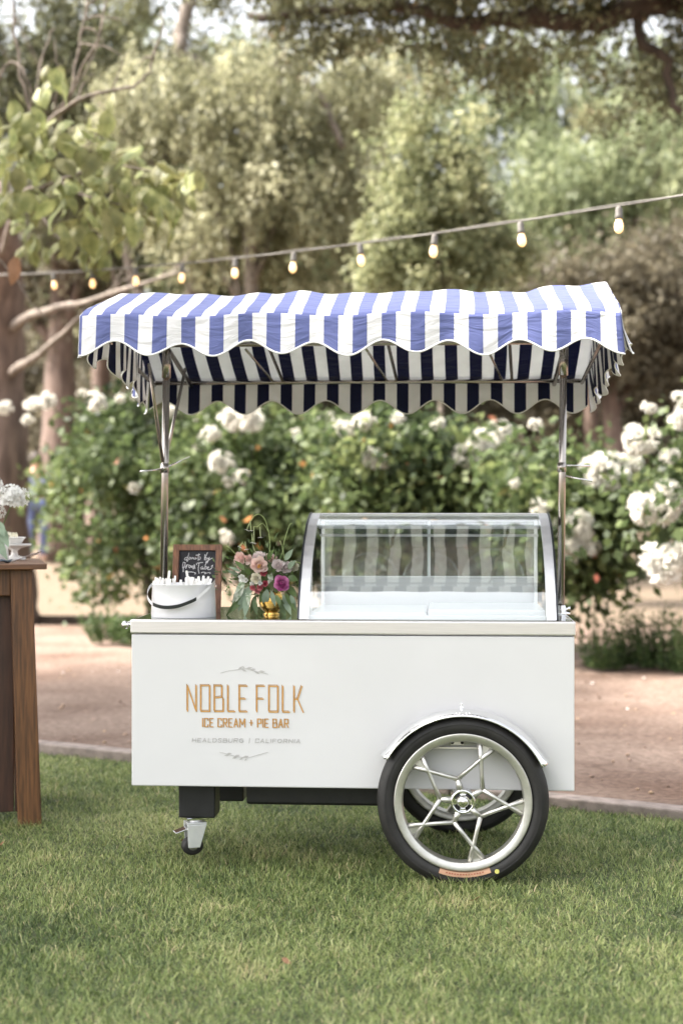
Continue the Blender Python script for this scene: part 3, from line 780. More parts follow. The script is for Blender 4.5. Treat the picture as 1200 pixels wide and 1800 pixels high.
# ---- painted lettering (raised paint film, 1.5 mm proud of the panel)
GL = {
 'N': (1, [[(0,0),(0,1)], [(0,1),(1,0)], [(1,0),(1,1)]]),
 'O': (1, [[(0,0),(0,1),(1,1),(1,0),(0,0)]]),
 'B': (1, [[(0,0),(0,1),(.85,1),(.85,.56),(.05,.53)], [(.85,.56),(1,.48),(1,0),(0,0)]]),
 'L': (.75, [[(0,1),(0,0),(.75,0)]]),
 'E': (.85, [[(.85,1),(0,1),(0,0),(.85,0)], [(0,.5),(.65,.5)]]),
 'F': (.85, [[(.85,1),(0,1),(0,0)], [(0,.5),(.7,.5)]]),
 'K': (1, [[(0,0),(0,1)], [(.85,1),(.38,.5),(1,0)], [(.05,.5),(.38,.5)]]),
 'I': (.0, [[(0,0),(0,1)]]),
 'C': (.9, [[(.9,.75),(.9,1),(0,1),(0,0),(.9,0),(.9,.25)]]),
 'R': (.95, [[(0,0),(0,1),(.9,1),(.9,.5),(0,.5)], [(.45,.5),(.95,0)]]),
 'A': (1, [[(0,0),(.5,1),(1,0)], [(.2,.32),(.8,.32)]]),
 'M': (1.3, [[(0,0),(0,1),(.65,.3),(1.3,1),(1.3,0)]]),
 'P': (.9, [[(0,0),(0,1),(.9,1),(.9,.48),(0,.48)]]),
 'H': (1, [[(0,0),(0,1)], [(1,0),(1,1)], [(0,.5),(1,.5)]]),
 'D': (1, [[(0,0),(0,1),(.7,1),(1,.7),(1,.3),(.7,0),(0,0)]]),
 'S': (.85, [[(.85,.85),(.6,1),(.2,1),(0,.8),(.1,.6),(.75,.4),(.85,.2),(.65,0),(.2,0),(0,.15)]]),
 'U': (.95, [[(0,1),(0,.2),(.2,0),(.75,0),(.95,.2),(.95,1)]]),
 'G': (1, [[(.95,.85),(.7,1),(.3,1),(0,.7),(0,.3),(.3,0),(.7,0),(1,.2),(1,.48),(.6,.48)]]),
 'o': (1.1, [[(.55,1),(.2,.9),(0,.5),(.2,.1),(.55,0),(.9,.1),(1.1,.5),(.9,.9),(.55,1)]]),
 'c': (1, [[(1,.85),(.7,1),(.3,.95),(0,.6),(0,.4),(.3,.05),(.7,0),(1,.15)]]),
 '+': (.8, [[(.4,.2),(.4,.85)], [(0,.52),(.8,.52)]]),
 '|': (.2, [[(.1,-.15),(.1,1.15)]]),
 ' ': (.55, []),
}
def stroke_mesh(mb, pts, w, y):
    """flat mitred ribbon in the panel plane, 0.6 mm thick"""
    pts = [Vector((p[0], p[1])) for p in pts]
    for a, b in zip(pts, pts[1:]):
        d = b - a
        if d.length < 1e-7: continue
        d.normalize(); n_ = Vector((-d.y, d.x)) * w/2; a2 = a - d*w*.42; b2 = b + d*w*.42
        q = [a2 - n_, b2 - n_, b2 + n_, a2 + n_]
        mb.add([(p.x, y, p.y) for p in q] + [(p.x, y + .0006, p.y) for p in q],
               [(0,1,2,3),(0,4,5,1),(1,5,6,2),(2,6,7,3),(3,7,4,0)])
def write(text, px0, px1, pyt, pyb, gap, w, matn, name, slant=0.0, dx=0, dy=0, y=-.0014, wscale=1.0, sp=.55):
    """letters fitted between photo columns px0..px1 and rows pyt..pyb on the front panel"""
    GL[' '] = (sp, [])
    tot = sum(GL[c][0]*wscale for c in text) + gap*(len(text) - 1)
    a, b = L(px0 + dx, pyt + dy, 0), L(px1 + dx, pyb + dy, 0)
    sx = (b.x - a.x) / tot; h = a.z - b.z; x = a.x
    for ch in text:
        mb = MB()
        wd, st = GL[ch]
        for pl in st:
            stroke_mesh(mb, [(x + (p[0]*wscale)*sx + slant*p[1]*h, b.z + p[1]*h) for p in pl], w, y)
        x += (wd*wscale + gap)*sx
        if mb.f: mb.build(name, M[matn], body)
PXM = 1/500.
write('NOBLE FOLK', 330, 533, 1205, 1252, .53, 2.0*PXM, 'gold_paint', 'letter', y=-.0022, sp=.05)
write('NOBLE FOLK', 330, 533, 1205, 1252, .53, 1.3*PXM, 'tan_paint', 'letter_shade', dx=-1.7, dy=-2.2, y=-.0012, sp=.05)
write('ICE CREAM + PIE BAR', 357, 507, 1263, 1279, .52, 1.35*PXM, 'gold_paint', 'letter', y=-.0022, sp=.25)
write('ICE CREAM + PIE BAR', 357, 507, 1263, 1279, .52, 1.1*PXM, 'tan_paint', 'letter_shade', dx=-1.2, dy=-.6, y=-.0012, sp=.25)
write('HEALDSBURG | CALIFoRNIA', 338, 527, 1297.5, 1306, .55, 1.05*PXM, 'grey_paint', 'letter', slant=.12)
def twig(pts, leaves, name):
    mb = MB(); P = [L(x, y, 0) for x, y in pts]
    stroke_mesh(mb, [(p.x, p.z) for p in P], .8*PXM, -.0014)
    for a, b in leaves:
        pa, pb_ = L(a[0], a[1], 0), L(b[0], b[1], 0); d = Vector((pb_.x - pa.x, pb_.z - pa.z)); n_ = Vector((-d.y, d.x))*.16
        c = Vector((pa.x, pa.z)) + d*.5
        q = [(pa.x, pa.z), (c.x - n_.x, c.y - n_.y), (pb_.x, pb_.z), (c.x + n_.x, c.y + n_.y)]
        mb.add([(p[0], -.0018, p[1]) for p in q], [(0,1,2,3)])
    mb.build(name, M['grey_paint'], body)
twig([(388,1183),(402,1179),(418,1177),(430,1174.5),(442,1178),(455,1181),(471,1185)],
     [((418,1177),(427,1171)), ((424,1176),(434,1180)), ((432,1175),(444,1173)), ((440,1177),(450,1176)), ((446,1179),(456,1184)), ((452,1181),(466,1180)), ((430,1175),(426,1170))], 'twig_ornament')
twig([(386,1322),(398,1325),(412,1329),(424,1331),(436,1332),(450,1328),(471,1322)],
     [((398,1325),(408,1324)), ((404,1327),(394,1328)), ((412,1329),(422,1327)), ((418,1330),(408,1333)), ((426,1331),(438,1329)), ((428,1332),(420,1335)), ((434,1332),(430,1338))], 'twig_ornament')

# ------------------------------------------------------------------ things on the counter
# bucket of white paddles
bc = L(323, 1088, 0.135)
BX, BY = bc.x, 0.135
bw = LW((BX, BY, ztop + .0005))
BR, BH = (L(379.5, 1085, BY).x - L(266.5, 1085, BY).x)/2, L(323, 1026, BY).z - ztop
bucket = empty('bucket', bw, YAW)
tag(bucket, 'white round bucket with a drooping black and white strap handle on the counter', 'bucket')
sh = MB(); sh.lathe([(0, .002), (BR*.985, 0), (BR, .004), (BR*.985, BH*.5), (BR*.965, BH - .004), (BR*.985, BH - .002), (BR*.985, BH), (BR*.955, BH), (BR*.955, BH - .006), (BR*.965, .008), (0, .008)], 64, sy=.82)
sh.build('shell', M['white_enamel'], bucket, smooth=True)
def strap_pts(a):
    return [Vector(L(px, py, BY - dy)) - Vector((BX, BY, ztop)) for px, py, dy in a]
full = [(378, 1022, .0), (371, 1030, .066), (358, 1042, .088), (345, 1053, .102), (330, 1060, .110), (312, 1066, .114), (292, 1068, .114), (275, 1065, .108), (264, 1058, .085), (259, 1047, .05), (261, 1036, .025), (267, 1028, .0)]
def smooth_path(p, k=5):
    out = []
    for i in range(len(p) - 1):
        a, b, c, d = p[max(i-1,0)], p[i], p[i+1], p[min(i+2,len(p)-1)]
        for j in range(k):
            t = j/k; out.append(0.5*((2*b) + (c-a)*t + (2*a-5*b+4*c-d)*t*t + (3*b-a-3*c+d)*t**3))
    out.append(p[-1]); return out
def ribbon(p, w, t, name, m, parent):
    mb = MB(); vs = []
    for q in p: vs += [q + Vector((0, 0, -w/2)), q + Vector((0, 0, w/2)), q + Vector((0, t, w/2)), q + Vector((0, t, -w/2))]
    k = len(p); fs = [(i*4+j, i*4+(j+1) % 4, (i+1)*4+(j+1) % 4, (i+1)*4+j) for i in range(k-1) for j in range(4)] + [(0,3,2,1), tuple((k-1)*4+j for j in range(4))]
    mb.add(vs, fs); return mb.build(name, m, parent, smooth=False)
sp_ = smooth_path(strap_pts(full), 6)
ribbon(sp_[:18], .013, .003, 'strap_end', M['white_enamel'], bucket)
ribbon(sp_[18:46], .0125, .005, 'strap_grip', M['strap_black'], bucket)
ribbon(sp_[46:], .0125, .003, 'strap_end', M['white_enamel'], bucket)
for sx_ in (-1, 1):
    MB().lathe([(0, 0), (.006, 0), (.005, .004), (0, .005)], 10, Matrix.Translation((sx_*BR*.985, 0, BH - .01)) @ Matrix.Rotation(sx_*math.pi/2, 4, 'Y')).build('strap_rivet', M['chrome'], bucket)
# paddles
rp_ = random.Random(8)
sticks = []
for k in range(13): sticks.append((271 + k*2.3 + rp_.uniform(-.8,.8), 1009 + rp_.uniform(0, 7), rp_.uniform(-.04, .06)))
sticks += [(298, 998, .12), (304, 1012, -.30), (308, 1007, .0), (318, 1014, .02), (323, 1018, -.05)]
for k in range(7): sticks.append((327 + k*2.2, 1007 + rp_.uniform(0, 3), rp_.uniform(-.05, .05)))
sticks += [(328, 998, -.16), (345, 1012, .03), (349, 1008, -.10), (353, 1016, .1), (358, 1007, .10), (362, 1012, .30), (367, 1008, .28), (371, 1012, .3), (342, 1016, -.1), (335, 1015, .05)]
st_me = None
for px, py, tilt in sticks:
    py += 5
    yy = BY + rp_.uniform(-.04, .05); tp = L(px, py, yy); ln = .115
    if st_me is None:
        mb = MB(); mb.add([(-.0045,0,-ln),(.0045,0,-ln),(.0045,.0016,-ln),(-.0045,.0016,-ln),(-.0045,0,-.004),(.0045,0,-.004),(.0045,.0016,-.004),(-.0045,.0016,-.004),(-.003,0,0),(.003,0,0),(.003,.0016,0),(-.003,.0016,0)],
            [(0,3,2,1),(0,1,5,4),(1,2,6,5),(2,3,7,6),(3,0,4,7),(4,5,9,8),(5,6,10,9),(6,7,11,10),(7,4,8,11),(8,9,10,11)])
        o = mb.build('tasting_spoon', M['paper_white']); st_me = o.data
    else: o = link('tasting_spoon', st_me)
    o.location = LW(tp); o.rotation_euler = (rp_.uniform(-.12, .12), tilt, YAW + rp_.uniform(-.7, .7))
    tag(o, 'flat white tasting spoon sticking up out of the white bucket', 'spoon', 'white tasting spoons in the bucket')

# chalkboard easel
KY = 0.42
kb = L(345, 1084, KY); ktl, ktr = L(301, 956, KY + .05), L(381, 956, KY + .05)
kw = (L(387, 1084, KY).x - L(301, 1084, KY).x); kh = ktl.z - ztop - .002
sign = empty('chalkboard_sign', LW((L(344, 1084, KY).x, KY, ztop + .0005)), YAW)
tag(sign, 'small brown wood framed chalkboard with white script lettering behind the bucket', 'sign')
tilt = Matrix.Rotation(math.radians(-10), 4, 'X')
hw = kw/2; bt_ = .0235
def tb(x0, x1, y0, y1, z0, z1, name, m, bev=.0015):
    mb = MB(); mb.box(x0, x1, y0, y1, z0, z1, tilt); return mb.build(name, M[m], sign, bevel=bev)
khl = kh / math.cos(math.radians(10))
tb(-hw, -hw + bt_, 0, .018, 0, khl, 'frame_rail', 'wood_frame'); tb(hw - bt_, hw, 0, .018, 0, khl, 'frame_rail', 'wood_frame')
tb(-hw + bt_, hw - bt_, .0005, .0175, khl - bt_, khl - .0005, 'frame_rail', 'wood_frame'); tb(-hw + bt_, hw - bt_, .0005, .0175, .0005, bt_, 'frame_rail', 'wood_frame')
slate = tb(-hw + bt_ - .002, hw - bt_ + .002, .009, .013, bt_ - .002, khl - bt_ + .002, 'slate', 'slate', 0)
MB().hexa([(-.012,.14,0),(.012,.14,0),(.012,.15,0),(-.012,.15,0)], [(-.012,.045,khl*.8),(.012,.045,khl*.8),(.012,.055,khl*.8),(-.012,.055,khl*.8)]).build('prop_leg', M['wood_frame'], sign)
# script drawn as chalk strokes; coordinates traced in a 1200 x 1680 close-up grid
script = [
 [(372,400),(335,415),(322,450),(345,460),(378,420),(405,310),(385,400),(365,470),(375,490),(400,440)],
 [(400,440),(415,410),(435,400),(440,430),(420,445),(410,425)], [(440,430),(455,410),(465,440),(480,405),(495,430),(505,440)],
 [(505,410),(505,440),(530,435),(535,405),(540,440),(560,420)], [(600,330),(590,400),(590,470)], [(545,360),(620,345)],
 [(620,390),(635,420),(615,450),(600,440)], [(720,340),(715,400),(712,455)], [(770,300),(730,400),(715,450),(745,455),(750,415),(725,415)],
 [(770,410),(780,440),(805,410)], [(810,405),(795,450),(770,520),(740,500),(860,420)],
 [(330,520),(300,510),(285,580),(300,640),(330,560),(335,520)], [(300,640),(300,710)], [(285,620),(350,600)],
 [(360,560),(350,640),(375,570),(400,560)], [(420,570),(405,600),(425,625),(445,590),(425,570)],
 [(450,580),(465,620),(480,580),(500,650),(515,560),(530,640)], [(560,530),(560,560)], [(575,525),(680,510)], [(610,520),(595,640),(615,740)],
 [(680,600),(645,620),(655,655),(690,625),(690,655),(705,640)], [(770,490),(735,560),(725,650),(755,640),(755,600),(730,610)],
 [(770,640),(800,620),(790,600),(775,640),(800,665),(850,640),(880,570),(850,590)],
 [(360,720),(420,712),(500,716)], [(510,725),(545,735),(530,760)], [(660,730),(700,715),(760,735),(720,750)], [(780,730),(830,725),(830,750)],
]
ck = MB()
sx0, sx1 = 215., 935.
wi = (2*hw - 2*bt_)
for pl in script:
    stp = [((p[0]-sx0)/(sx1-sx0)*wi - wi/2, khl - bt_ - (p[1]-262)/1420.*(khl)) for p in pl]
    if len(stp) > 2:
        stp = [(q.x, q.y) for q in smooth_path([Vector((a, b, 0)) for a, b in stp], 3)]
    stroke_mesh(ck, stp, .0024, .0)
vs = [tuple(tilt @ Vector((x, .0085 + (y - .0)*.2, z))) for x, y, z in ck.v]; ck.v = vs
ck.build('chalk_lettering', M['chalk'], slate)

# gold vase and bouquet
VY = 0.27
vp = L(477, 1086, VY)
vase = empty('gold_vase', LW((vp.x, VY, ztop + .0005)), YAW)
tag(vase, 'small round polished gold vase holding the bouquet on the counter', 'vase')
MB().lathe([(0, 0), (.030, 0), (.031, .004), (.024, .008), (.027, .012), (.042, .028), (.047, .046), (.045, .064), (.038, .080), (.036, .086), (.034, .086), (.040, .064), (.043, .046), (0.02, .02), (0, .02)], 40).build('bowl', M['brass'], vase, smooth=True)
bouquet = empty('flower_bouquet', LW((vp.x, VY, ztop + .06)), YAW)
tag(bouquet, 'loose bouquet of blush, magenta and white flowers with trailing sage leaves', 'bouquet')
def BQ(px, py, dy=0.0):
    p = L(px, py, VY + dy); return p - Vector((vp.x, VY, ztop + .06))
def petal(mb, c, d, up, ln, wd, cup, nseg=4):
    """cupped petal patch from c along d"""
    d = d.normalized(); sd = d.cross(up).normalized(); nm = sd.cross(d).normalized()
    o = len(mb.v)
    for i in range(nseg + 1):
        t = i/nseg; w_ = wd * math.sin(math.pi * (0.12 + 0.80*t)) ** .7
        for j in range(-2, 3):
            s = j/2; mb.v.append(tuple(c + d*(ln*t) + sd*(w_*.5*s) + nm*(cup*ln*(t*t) + cup*.5*ln*(s*s))))
    for i in range(nseg):
        for j in range(4):
            a = o + i*5 + j; mb.f.append((a, a+1, a+6, a+5))
def bloom(name, c, r, face, m, layers=5, per=6, open_=1.0, seed=0, parent=None):
    rr = random.Random(seed); mb = MB(); face = face.normalized(); a_ = face.orthogonal().normalized(); b_ = face.cross(a_)
    for k in range(layers):
        t = (k + .6)/layers; n_ = max(3, int(per*(.6 + .5*t)))
        for i in range(n_):
            an = 2*math.pi*(i + .5*(k % 2))/n_ + rr.uniform(-.25, .25); rad = a_*math.cos(an) + b_*math.sin(an)
            el = (1 - t*open_)*1.35 + rr.uniform(-.12, .12)
            d = rad*math.cos(el) + face*math.sin(el)
            petal(mb, c + rad*(r*.12*t) - face*(r*.25*t), d, face, r*(.55 + .5*t)*rr.uniform(.9, 1.1), r*(.55 + .45*t), .28*(1 - .3*t))
    o = mb.build(name, m, parent, smooth=True); return o
def petal_mat(name, c1, c2):
    return mat(name, c1, .55, color2=c2, vscale=35, transl=.35, spec=.3, detail=2)
M['p_blush'] = petal_mat('petal_blush', (.84, .60, .55), (.88, .77, .71))
M['p_pale'] = petal_mat('petal_pale', (.82, .70, .70), (.88, .82, .80))
M['p_magenta'] = petal_mat('petal_magenta', (.60, .13, .42), (.85, .45, .68))
M['p_cream'] = petal_mat('petal_cream', (.78, .74, .58), (.86, .84, .74))
M['p_red'] = petal_mat('petal_red', (.45, .06, .10), (.70, .28, .30))
M['p_white'] = petal_mat('petal_white', (.80, .80, .76), (.88, .88, .86))
M['p_gold'] = petal_mat('stamen_gold', (.70, .36, .06), (.80, .52, .16))
T_ = Vector((0, -1, .35))
blooms = [((424, 982), .026, 'p_blush', (-.5, -1, .2), -.01), ((437, 984), .020, 'p_blush', (-.2, -1, .1), -.02), ((455, 994), .034, 'p_blush', (.1, -1, .25), -.05), ((455, 980), .026, 'p_pale', (0, -.7, .8), .0),
          ((476, 983), .024, 'p_blush', (.3, -.8, .6), .01), ((489, 995), .026, 'p_pale', (.2, -1, .5), -.03), ((502, 998), .024, 'p_pale', (.5, -1, .4), -.02), ((515, 996), .022, 'p_cream', (.8, -1, .3), .0),
          ((420, 1001), .015, 'p_blush', (-.6, -1, 0), -.02), ((451, 1016), .022, 'p_cream', (0, -1, .1), -.06), ((495, 1026), .036, 'p_magenta', (.1, -1, .2), -.06),
          ((463, 1006), .016, 'p_red', (.2, -1, -.1), -.05), ((466, 1026), .014, 'p_red', (.1, -1, 0), -.055), ((457, 1032), .014, 'p_red', (0, -1, -.2), -.06), ((445, 1033), .014, 'p_red', (-.3, -1, -.2), -.055), ((453, 1038), .012, 'p_red', (0, -1, -.3), -.05), ((443, 1026), .010, 'p_white', (-.2, -1, 0), -.055), ((457, 1025), .010, 'p_white', (.1, -1, 0), -.065), ((426, 1016), .016, 'p_white', (-.4, -1, .1), -.03), ((432, 1020), .012, 'p_white', (-.2, -1, .2), -.04)]
names = {'p_blush': 'blush_bloom', 'p_pale': 'pale_pink_bloom', 'p_magenta': 'magenta_bloom', 'p_cream': 'cream_bloom', 'p_red': 'red_berry_bloom', 'p_white': 'white_blossom'}
for k, ((px, py), r_, m_, fc, dy) in enumerate(blooms):
    c = BQ(px, py, dy); o = bloom(names[m_], c, r_, Vector(fc), M[m_], layers=(8 if m_ == 'p_magenta' else 6) if r_ > .018 else 3, per=6, open_=.8 if m_ != 'p_magenta' else .62, seed=k, parent=bouquet)
    MB().tube([c, c*.5 + Vector((0, 0, -.005)), Vector((0, 0, .0))], .0016, 5).build('stalk', M['stem'], o)
# open centre of the large blush bloom
c = BQ(456, 995, -.072); mb = MB(); rr = random.Random(4)
for k in range(16): mb.tube([c, c + Vector((rr.uniform(-.008, .008), -.008, rr.uniform(-.008, .008)))], .0012, 4)
mb.build('stamens', M['p_gold'], bouquet)
# drooping tobacco flowers on arching stems
arch = [(474, 985, 0), (474, 950, 0), (471, 930, 0), (465, 912, -.01), (456, 904, -.02), (447, 907, -.03), (441, 916, -.03)]
MB().tube(smooth_path([BQ(*a) for a in arch], 4), .0017, 5).build('arching_stem', M['stem_pale'], bouquet, smooth=True)
MB().tube(smooth_path([BQ(*a) for a in [(472, 935, 0), (462, 920, -.01), (452, 926, -.02), (447, 925, -.02)]], 4), .0012, 5).build('arching_stem', M['stem_pale'], bouquet, smooth=True)
for pl in ([(500, 985, .0), (498, 960, .0), (508, 925, .0), (513, 920, 0)], [(490, 985, .01), (497, 968, .01), (492, 950, .01)], [(440, 980, -.01), (434, 965, -.02), (427, 955, -.02), (420, 960, -.02)], [(415, 975, 0), (405, 964, -.01), (398, 960, -.01)], [(505, 990, 0), (522, 988, -.02), (531, 992, -.02)]):
    MB().tube(smooth_path([BQ(*a) for a in pl], 4), [.0014]*(4*(len(pl)-1)+1), 5).build('thin_stem', M['stem_pale'], bouquet, smooth=True)
for (a, b) in (((441, 914), (434, 931)), ((440, 914), (441, 932)), ((457, 926), (458, 944)), ((446, 925), (447, 955)), ((443, 938), (444, 953)), ((427, 952), (422, 961)), ((431, 952), (433, 965)), ((444, 956), (449, 972)), ((403, 1027), (397, 1039))):
    p, q = BQ(a[0], a[1], -.03), BQ(b[0], b[1], -.035)
    mb = MB(); mb.tube([p, p.lerp(q, .6), q], [.0014, .0020, .0026], 6); tu = mb.build('trumpet', M['sepal'], bouquet, smooth=True)
    mb = MB(); d = (q - p).normalized()
    for i in range(5):
        an = i*2*math.pi/5; e = d.orthogonal().normalized(); rad = e*math.cos(an) + d.cross(e)*math.sin(an)
        petal(mb, q, rad + d*.35, -d, .011, .008, .1, 2)
    mb.build('trumpet_petals', M['p_white'], tu, smooth=True)
# leaves
def leaf_blade(mb, base, tip, wd, fold=.18, curl=0.0, facing=Vector((0, -1, .3))):
    d = tip - base; ln = d.length; d.normalize(); sd = d.cross(facing).normalized(); nm = sd.cross(d).normalized(); o = len(mb.v); n_ = 6
    for i in range(n_ + 1):
        t = i/n_; w_ = wd * max(.02, math.sin(math.pi * t**.8)) * .5; c = base + d*(ln*t) + nm*(curl*ln*math.sin(math.pi*t))
        mb.v += [tuple(c - sd*w_ + nm*(fold*w_)), tuple(c), tuple(c + sd*w_ + nm*(fold*w_))]
    for i in range(n_):
        a = o + i*3; mb.f += [(a, a+1, a+4, a+3), (a+1, a+2, a+5, a+4)]
rr = random.Random(12)
lvs = [((440, 1030), (419, 1075), 20, 'leaf_sage'), ((436, 1040), (430, 1085), 13, 'leaf_sage'), ((430, 1025), (408, 1062), 12, 'leaf_variegated'), ((432, 1018), (412, 1045), 10, 'leaf_variegated'), ((428, 1030), (414, 1058), 9, 'leaf_variegated'),
       ((438, 1035), (437, 1066), 10, 'leaf_variegated'), ((470, 1010), (481, 1020), 8, 'leaf_variegated'), ((473, 1026), (480, 1002), 7, 'leaf_variegated'), ((468, 1030), (474, 1018), 6, 'leaf_variegated'), ((470, 1035), (465, 1066), 13, 'leaf_sage'), ((476, 1038), (484, 1066), 9, 'leaf_sage'),
       ((490, 1050), (503, 1087), 11, 'leaf_green'), ((500, 1040), (520, 1075), 9, 'leaf_green'), ((497, 1045), (512, 1082), 12, 'leaf_sage'), ((505, 1030), (522, 1050), 12, 'leaf_green'), ((505, 1015), (524, 1020), 12, 'leaf_green'), ((420, 1010), (399, 1003), 6, 'leaf_sage'), ((424, 1005), (402, 996), 5, 'leaf_sage'),
       ((445, 1050), (452, 1082), 9, 'leaf_green'), ((450, 1045), (440, 1080), 9, 'leaf_green'), ((425, 1045), (395, 1086), 7, 'leaf_green'), ((430, 1050), (404, 1078), 8, 'leaf_green'), ((430, 1000), (412, 985), 8, 'leaf_green'), ((470, 985), (482, 965), 9, 'leaf_green'), ((500, 985), (515, 965), 10, 'leaf_sage'), ((505, 1000), (520, 985), 10, 'leaf_sage'), ((440, 1010), (430, 998), 9, 'leaf_green'), ((478, 1010), (486, 1000), 10, 'leaf_green'), ((465, 1040), (456, 1060), 10, 'leaf_green'), ((510, 1045), (521, 1070), 8, 'leaf_sage'), ((485, 1045), (495, 1070), 8, 'leaf_green')]
for (a, b, w_, m_) in lvs:
    mb = MB(); leaf_blade(mb, BQ(a[0], a[1], rr.uniform(-.05, -.01)), BQ(b[0], b[1], rr.uniform(-.08, -.03)), w_*PXM*1.1, curl=rr.uniform(-.1, .15)); mb.build('leaf', M[m_], bouquet, smooth=True)
# filler foliage inside the bouquet
rg = np.random.default_rng(31); nF = 420
pos = np.array([list(BQ(rg.normal(462, 30), rg.normal(1012, 24), rg.uniform(-.03, .06))) for _ in range(nF)])
d = unit(pos - np.array([0, 0, -.02]) + rg.normal(0, .05, (nF, 3))); v, q = leaf_quads(pos, d, unit(rg.normal(0, 1, (nF, 3))), rg.uniform(.015, .034, nF), rg.uniform(.005, .012, nF), .2)
o = quick_mesh('filler_foliage', v, q, M['leaf_green'], parent=bouquet); o['kind'] = 'stuff'

# ------------------------------------------------------------------ tall wooden table at the left edge
TY = 6.20
def TW(px, py, Y=TY): return W(px, py, Y)
ttop = W(77, 990, TY).z; tbot = W(77, 1000, TY).z
TXR = W(77, 995, TY - .06).x
table = empty('bar_table', (TXR, TY, 0), math.radians(13.5)); tag(table, 'tall dark brown wooden bar table cut off by the frame edge', 'table')
def tbl(mb, name, m, bev=.004): 
    mb.v = [(x - TXR, y - TY, z) for x, y, z in mb.v]; return mb.build(name, M[m], table, bevel=bev)
planks = 5
M['wood_top'] = mat('wood_top', (0.075, 0.034, 0.017), 0.45, color2=(0.20, 0.095, 0.045), vscale=7, stretch=(0.9, 16, 16), bump=0.1, bscale=20)
for k in range(planks):
    y0 = TY - .06 + k*.145; tbl(MB().box(TXR - 1.5, TXR, y0, y0 + .142, tbot, ttop), 'top_plank', 'wood_top')
def leg(pt0, pt1, pb0, pb1, y0t, y0b, dep):
    """front face spans pt0..pt1 at the top and pb0..pb1 at the bottom (world x)"""
    mb = MB(); zt_ = tbot - .001
    mb.hexa([(pb0, y0b, 0), (pb1, y0b, 0), (pb1, y0b + dep, 0), (pb0, y0b + dep, 0)], [(pt0, y0t, zt_), (pt1, y0t, zt_), (pt1, y0t + dep, zt_), (pt0, y0t + dep, zt_)])
    tbl(mb, 'leg', 'wood_dark', .005)
leg(W(20, 1005, TY).x, W(58, 1005, TY).x, W(33, 1450, TY).x, W(74, 1450, TY).x, TY, TY - .02, .095)
leg(W(20, 1005, TY).x, W(58, 1005, TY).x, W(33, 1450, TY).x, W(74, 1450, TY).x, TY + .50, TY + .52, .095)
xa = W(20, 1010, TY).x
for dy_ in (.0, .5): leg(xa - 1.25, xa - 1.16, xa - 1.29, xa - 1.19, TY + dy_, TY + dy_ - .02, .095)
tbl(MB().box(xa - 1.16, xa + .003, TY + .02, TY + .045, tbot - .11, tbot - .001), 'apron', 'wood_dark')
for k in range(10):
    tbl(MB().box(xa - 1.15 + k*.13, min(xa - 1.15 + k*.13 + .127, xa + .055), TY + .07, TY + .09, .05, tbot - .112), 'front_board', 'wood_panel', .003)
# things on the table
zt_ = ttop + .001
def on_table(px, py, Y): p = W(px, py, Y); return p
vz = W(-6, 985, 6.42)
wv = empty('white_vase', (vz.x, 6.42, zt_)); tag(wv, 'white ceramic vase with a napkin beside it at the table edge', 'vase')
MB().lathe([(0, 0), (.052, 0), (.053, .01), (.05, .06), (.045, .09), (.042, .092), (.046, .06), (.047, .012), (0, .012)], 32).build('vessel', M['ceramic'], wv, smooth=True)
wf = empty('white_flower_arrangement', (vz.x, 6.42, zt_ + .07)); tag(wf, 'white hydrangea flowers with broad green leaves in the vase on the wooden table', 'flowers')
def mophead(name, parent, c, r, n, seed, m, squash=.8):
    rr = np.random.default_rng(seed); mb = MB()
    for k in range(n):
        v = Vector(rr.normal(0, 1, 3)); v.normalize()
        if v.z < -.5: v.z *= -1
        p = Vector(c) + Vector((v.x*r, v.y*r, v.z*r*squash)) * rr.uniform(.75, 1.05)
        a = v.orthogonal().normalized(); b = v.cross(a); ph = rr.uniform(0, 6.28)
        for i in range(4):
            an = ph + i*math.pi/2; rad = a*math.cos(an) + b*math.sin(an)
            petal(mb, p, rad + v*.4, v, r*.26, r*.24, .15, 2)
    return mb.build(name, m, parent, smooth=True)
fc = W(22, 876, 6.40) - Vector((vz.x, 6.42, zt_ + .07))
mophead('flower_head', wf, fc, .062, 90, 1, M['p_white'])
mophead('flower_head', wf, fc + Vector((-.11, .02, .05)), .06, 80, 2, M['p_white'])
mophead('flower_head', wf, fc + Vector((-.08, -.02, -.06)), .05, 70, 3, M['p_white'])
for t_ in (fc, fc + Vector((-.11, .02, .05)), fc + Vector((-.08, -.02, -.06))): MB().tube([t_ + Vector((0,0,-.02)), t_*.45, Vector((0, 0, -.04))], .003, 6).build('stalk', M['stem'], wf)
for a, b in (((0, 925), (16, 962)), ((-6, 915), (10, 945)), ((-10, 940), (14, 985)), ((-14, 915), (-2, 890))):
    mb = MB(); leaf_blade(mb, W(a[0], a[1], 6.36) - Vector((vz.x, 6.42, zt_ + .07)), W(b[0], b[1], 6.33) - Vector((vz.x, 6.42, zt_ + .07)), .04); mb.build('leaf', M['leaf_sage'], wf, smooth=True)
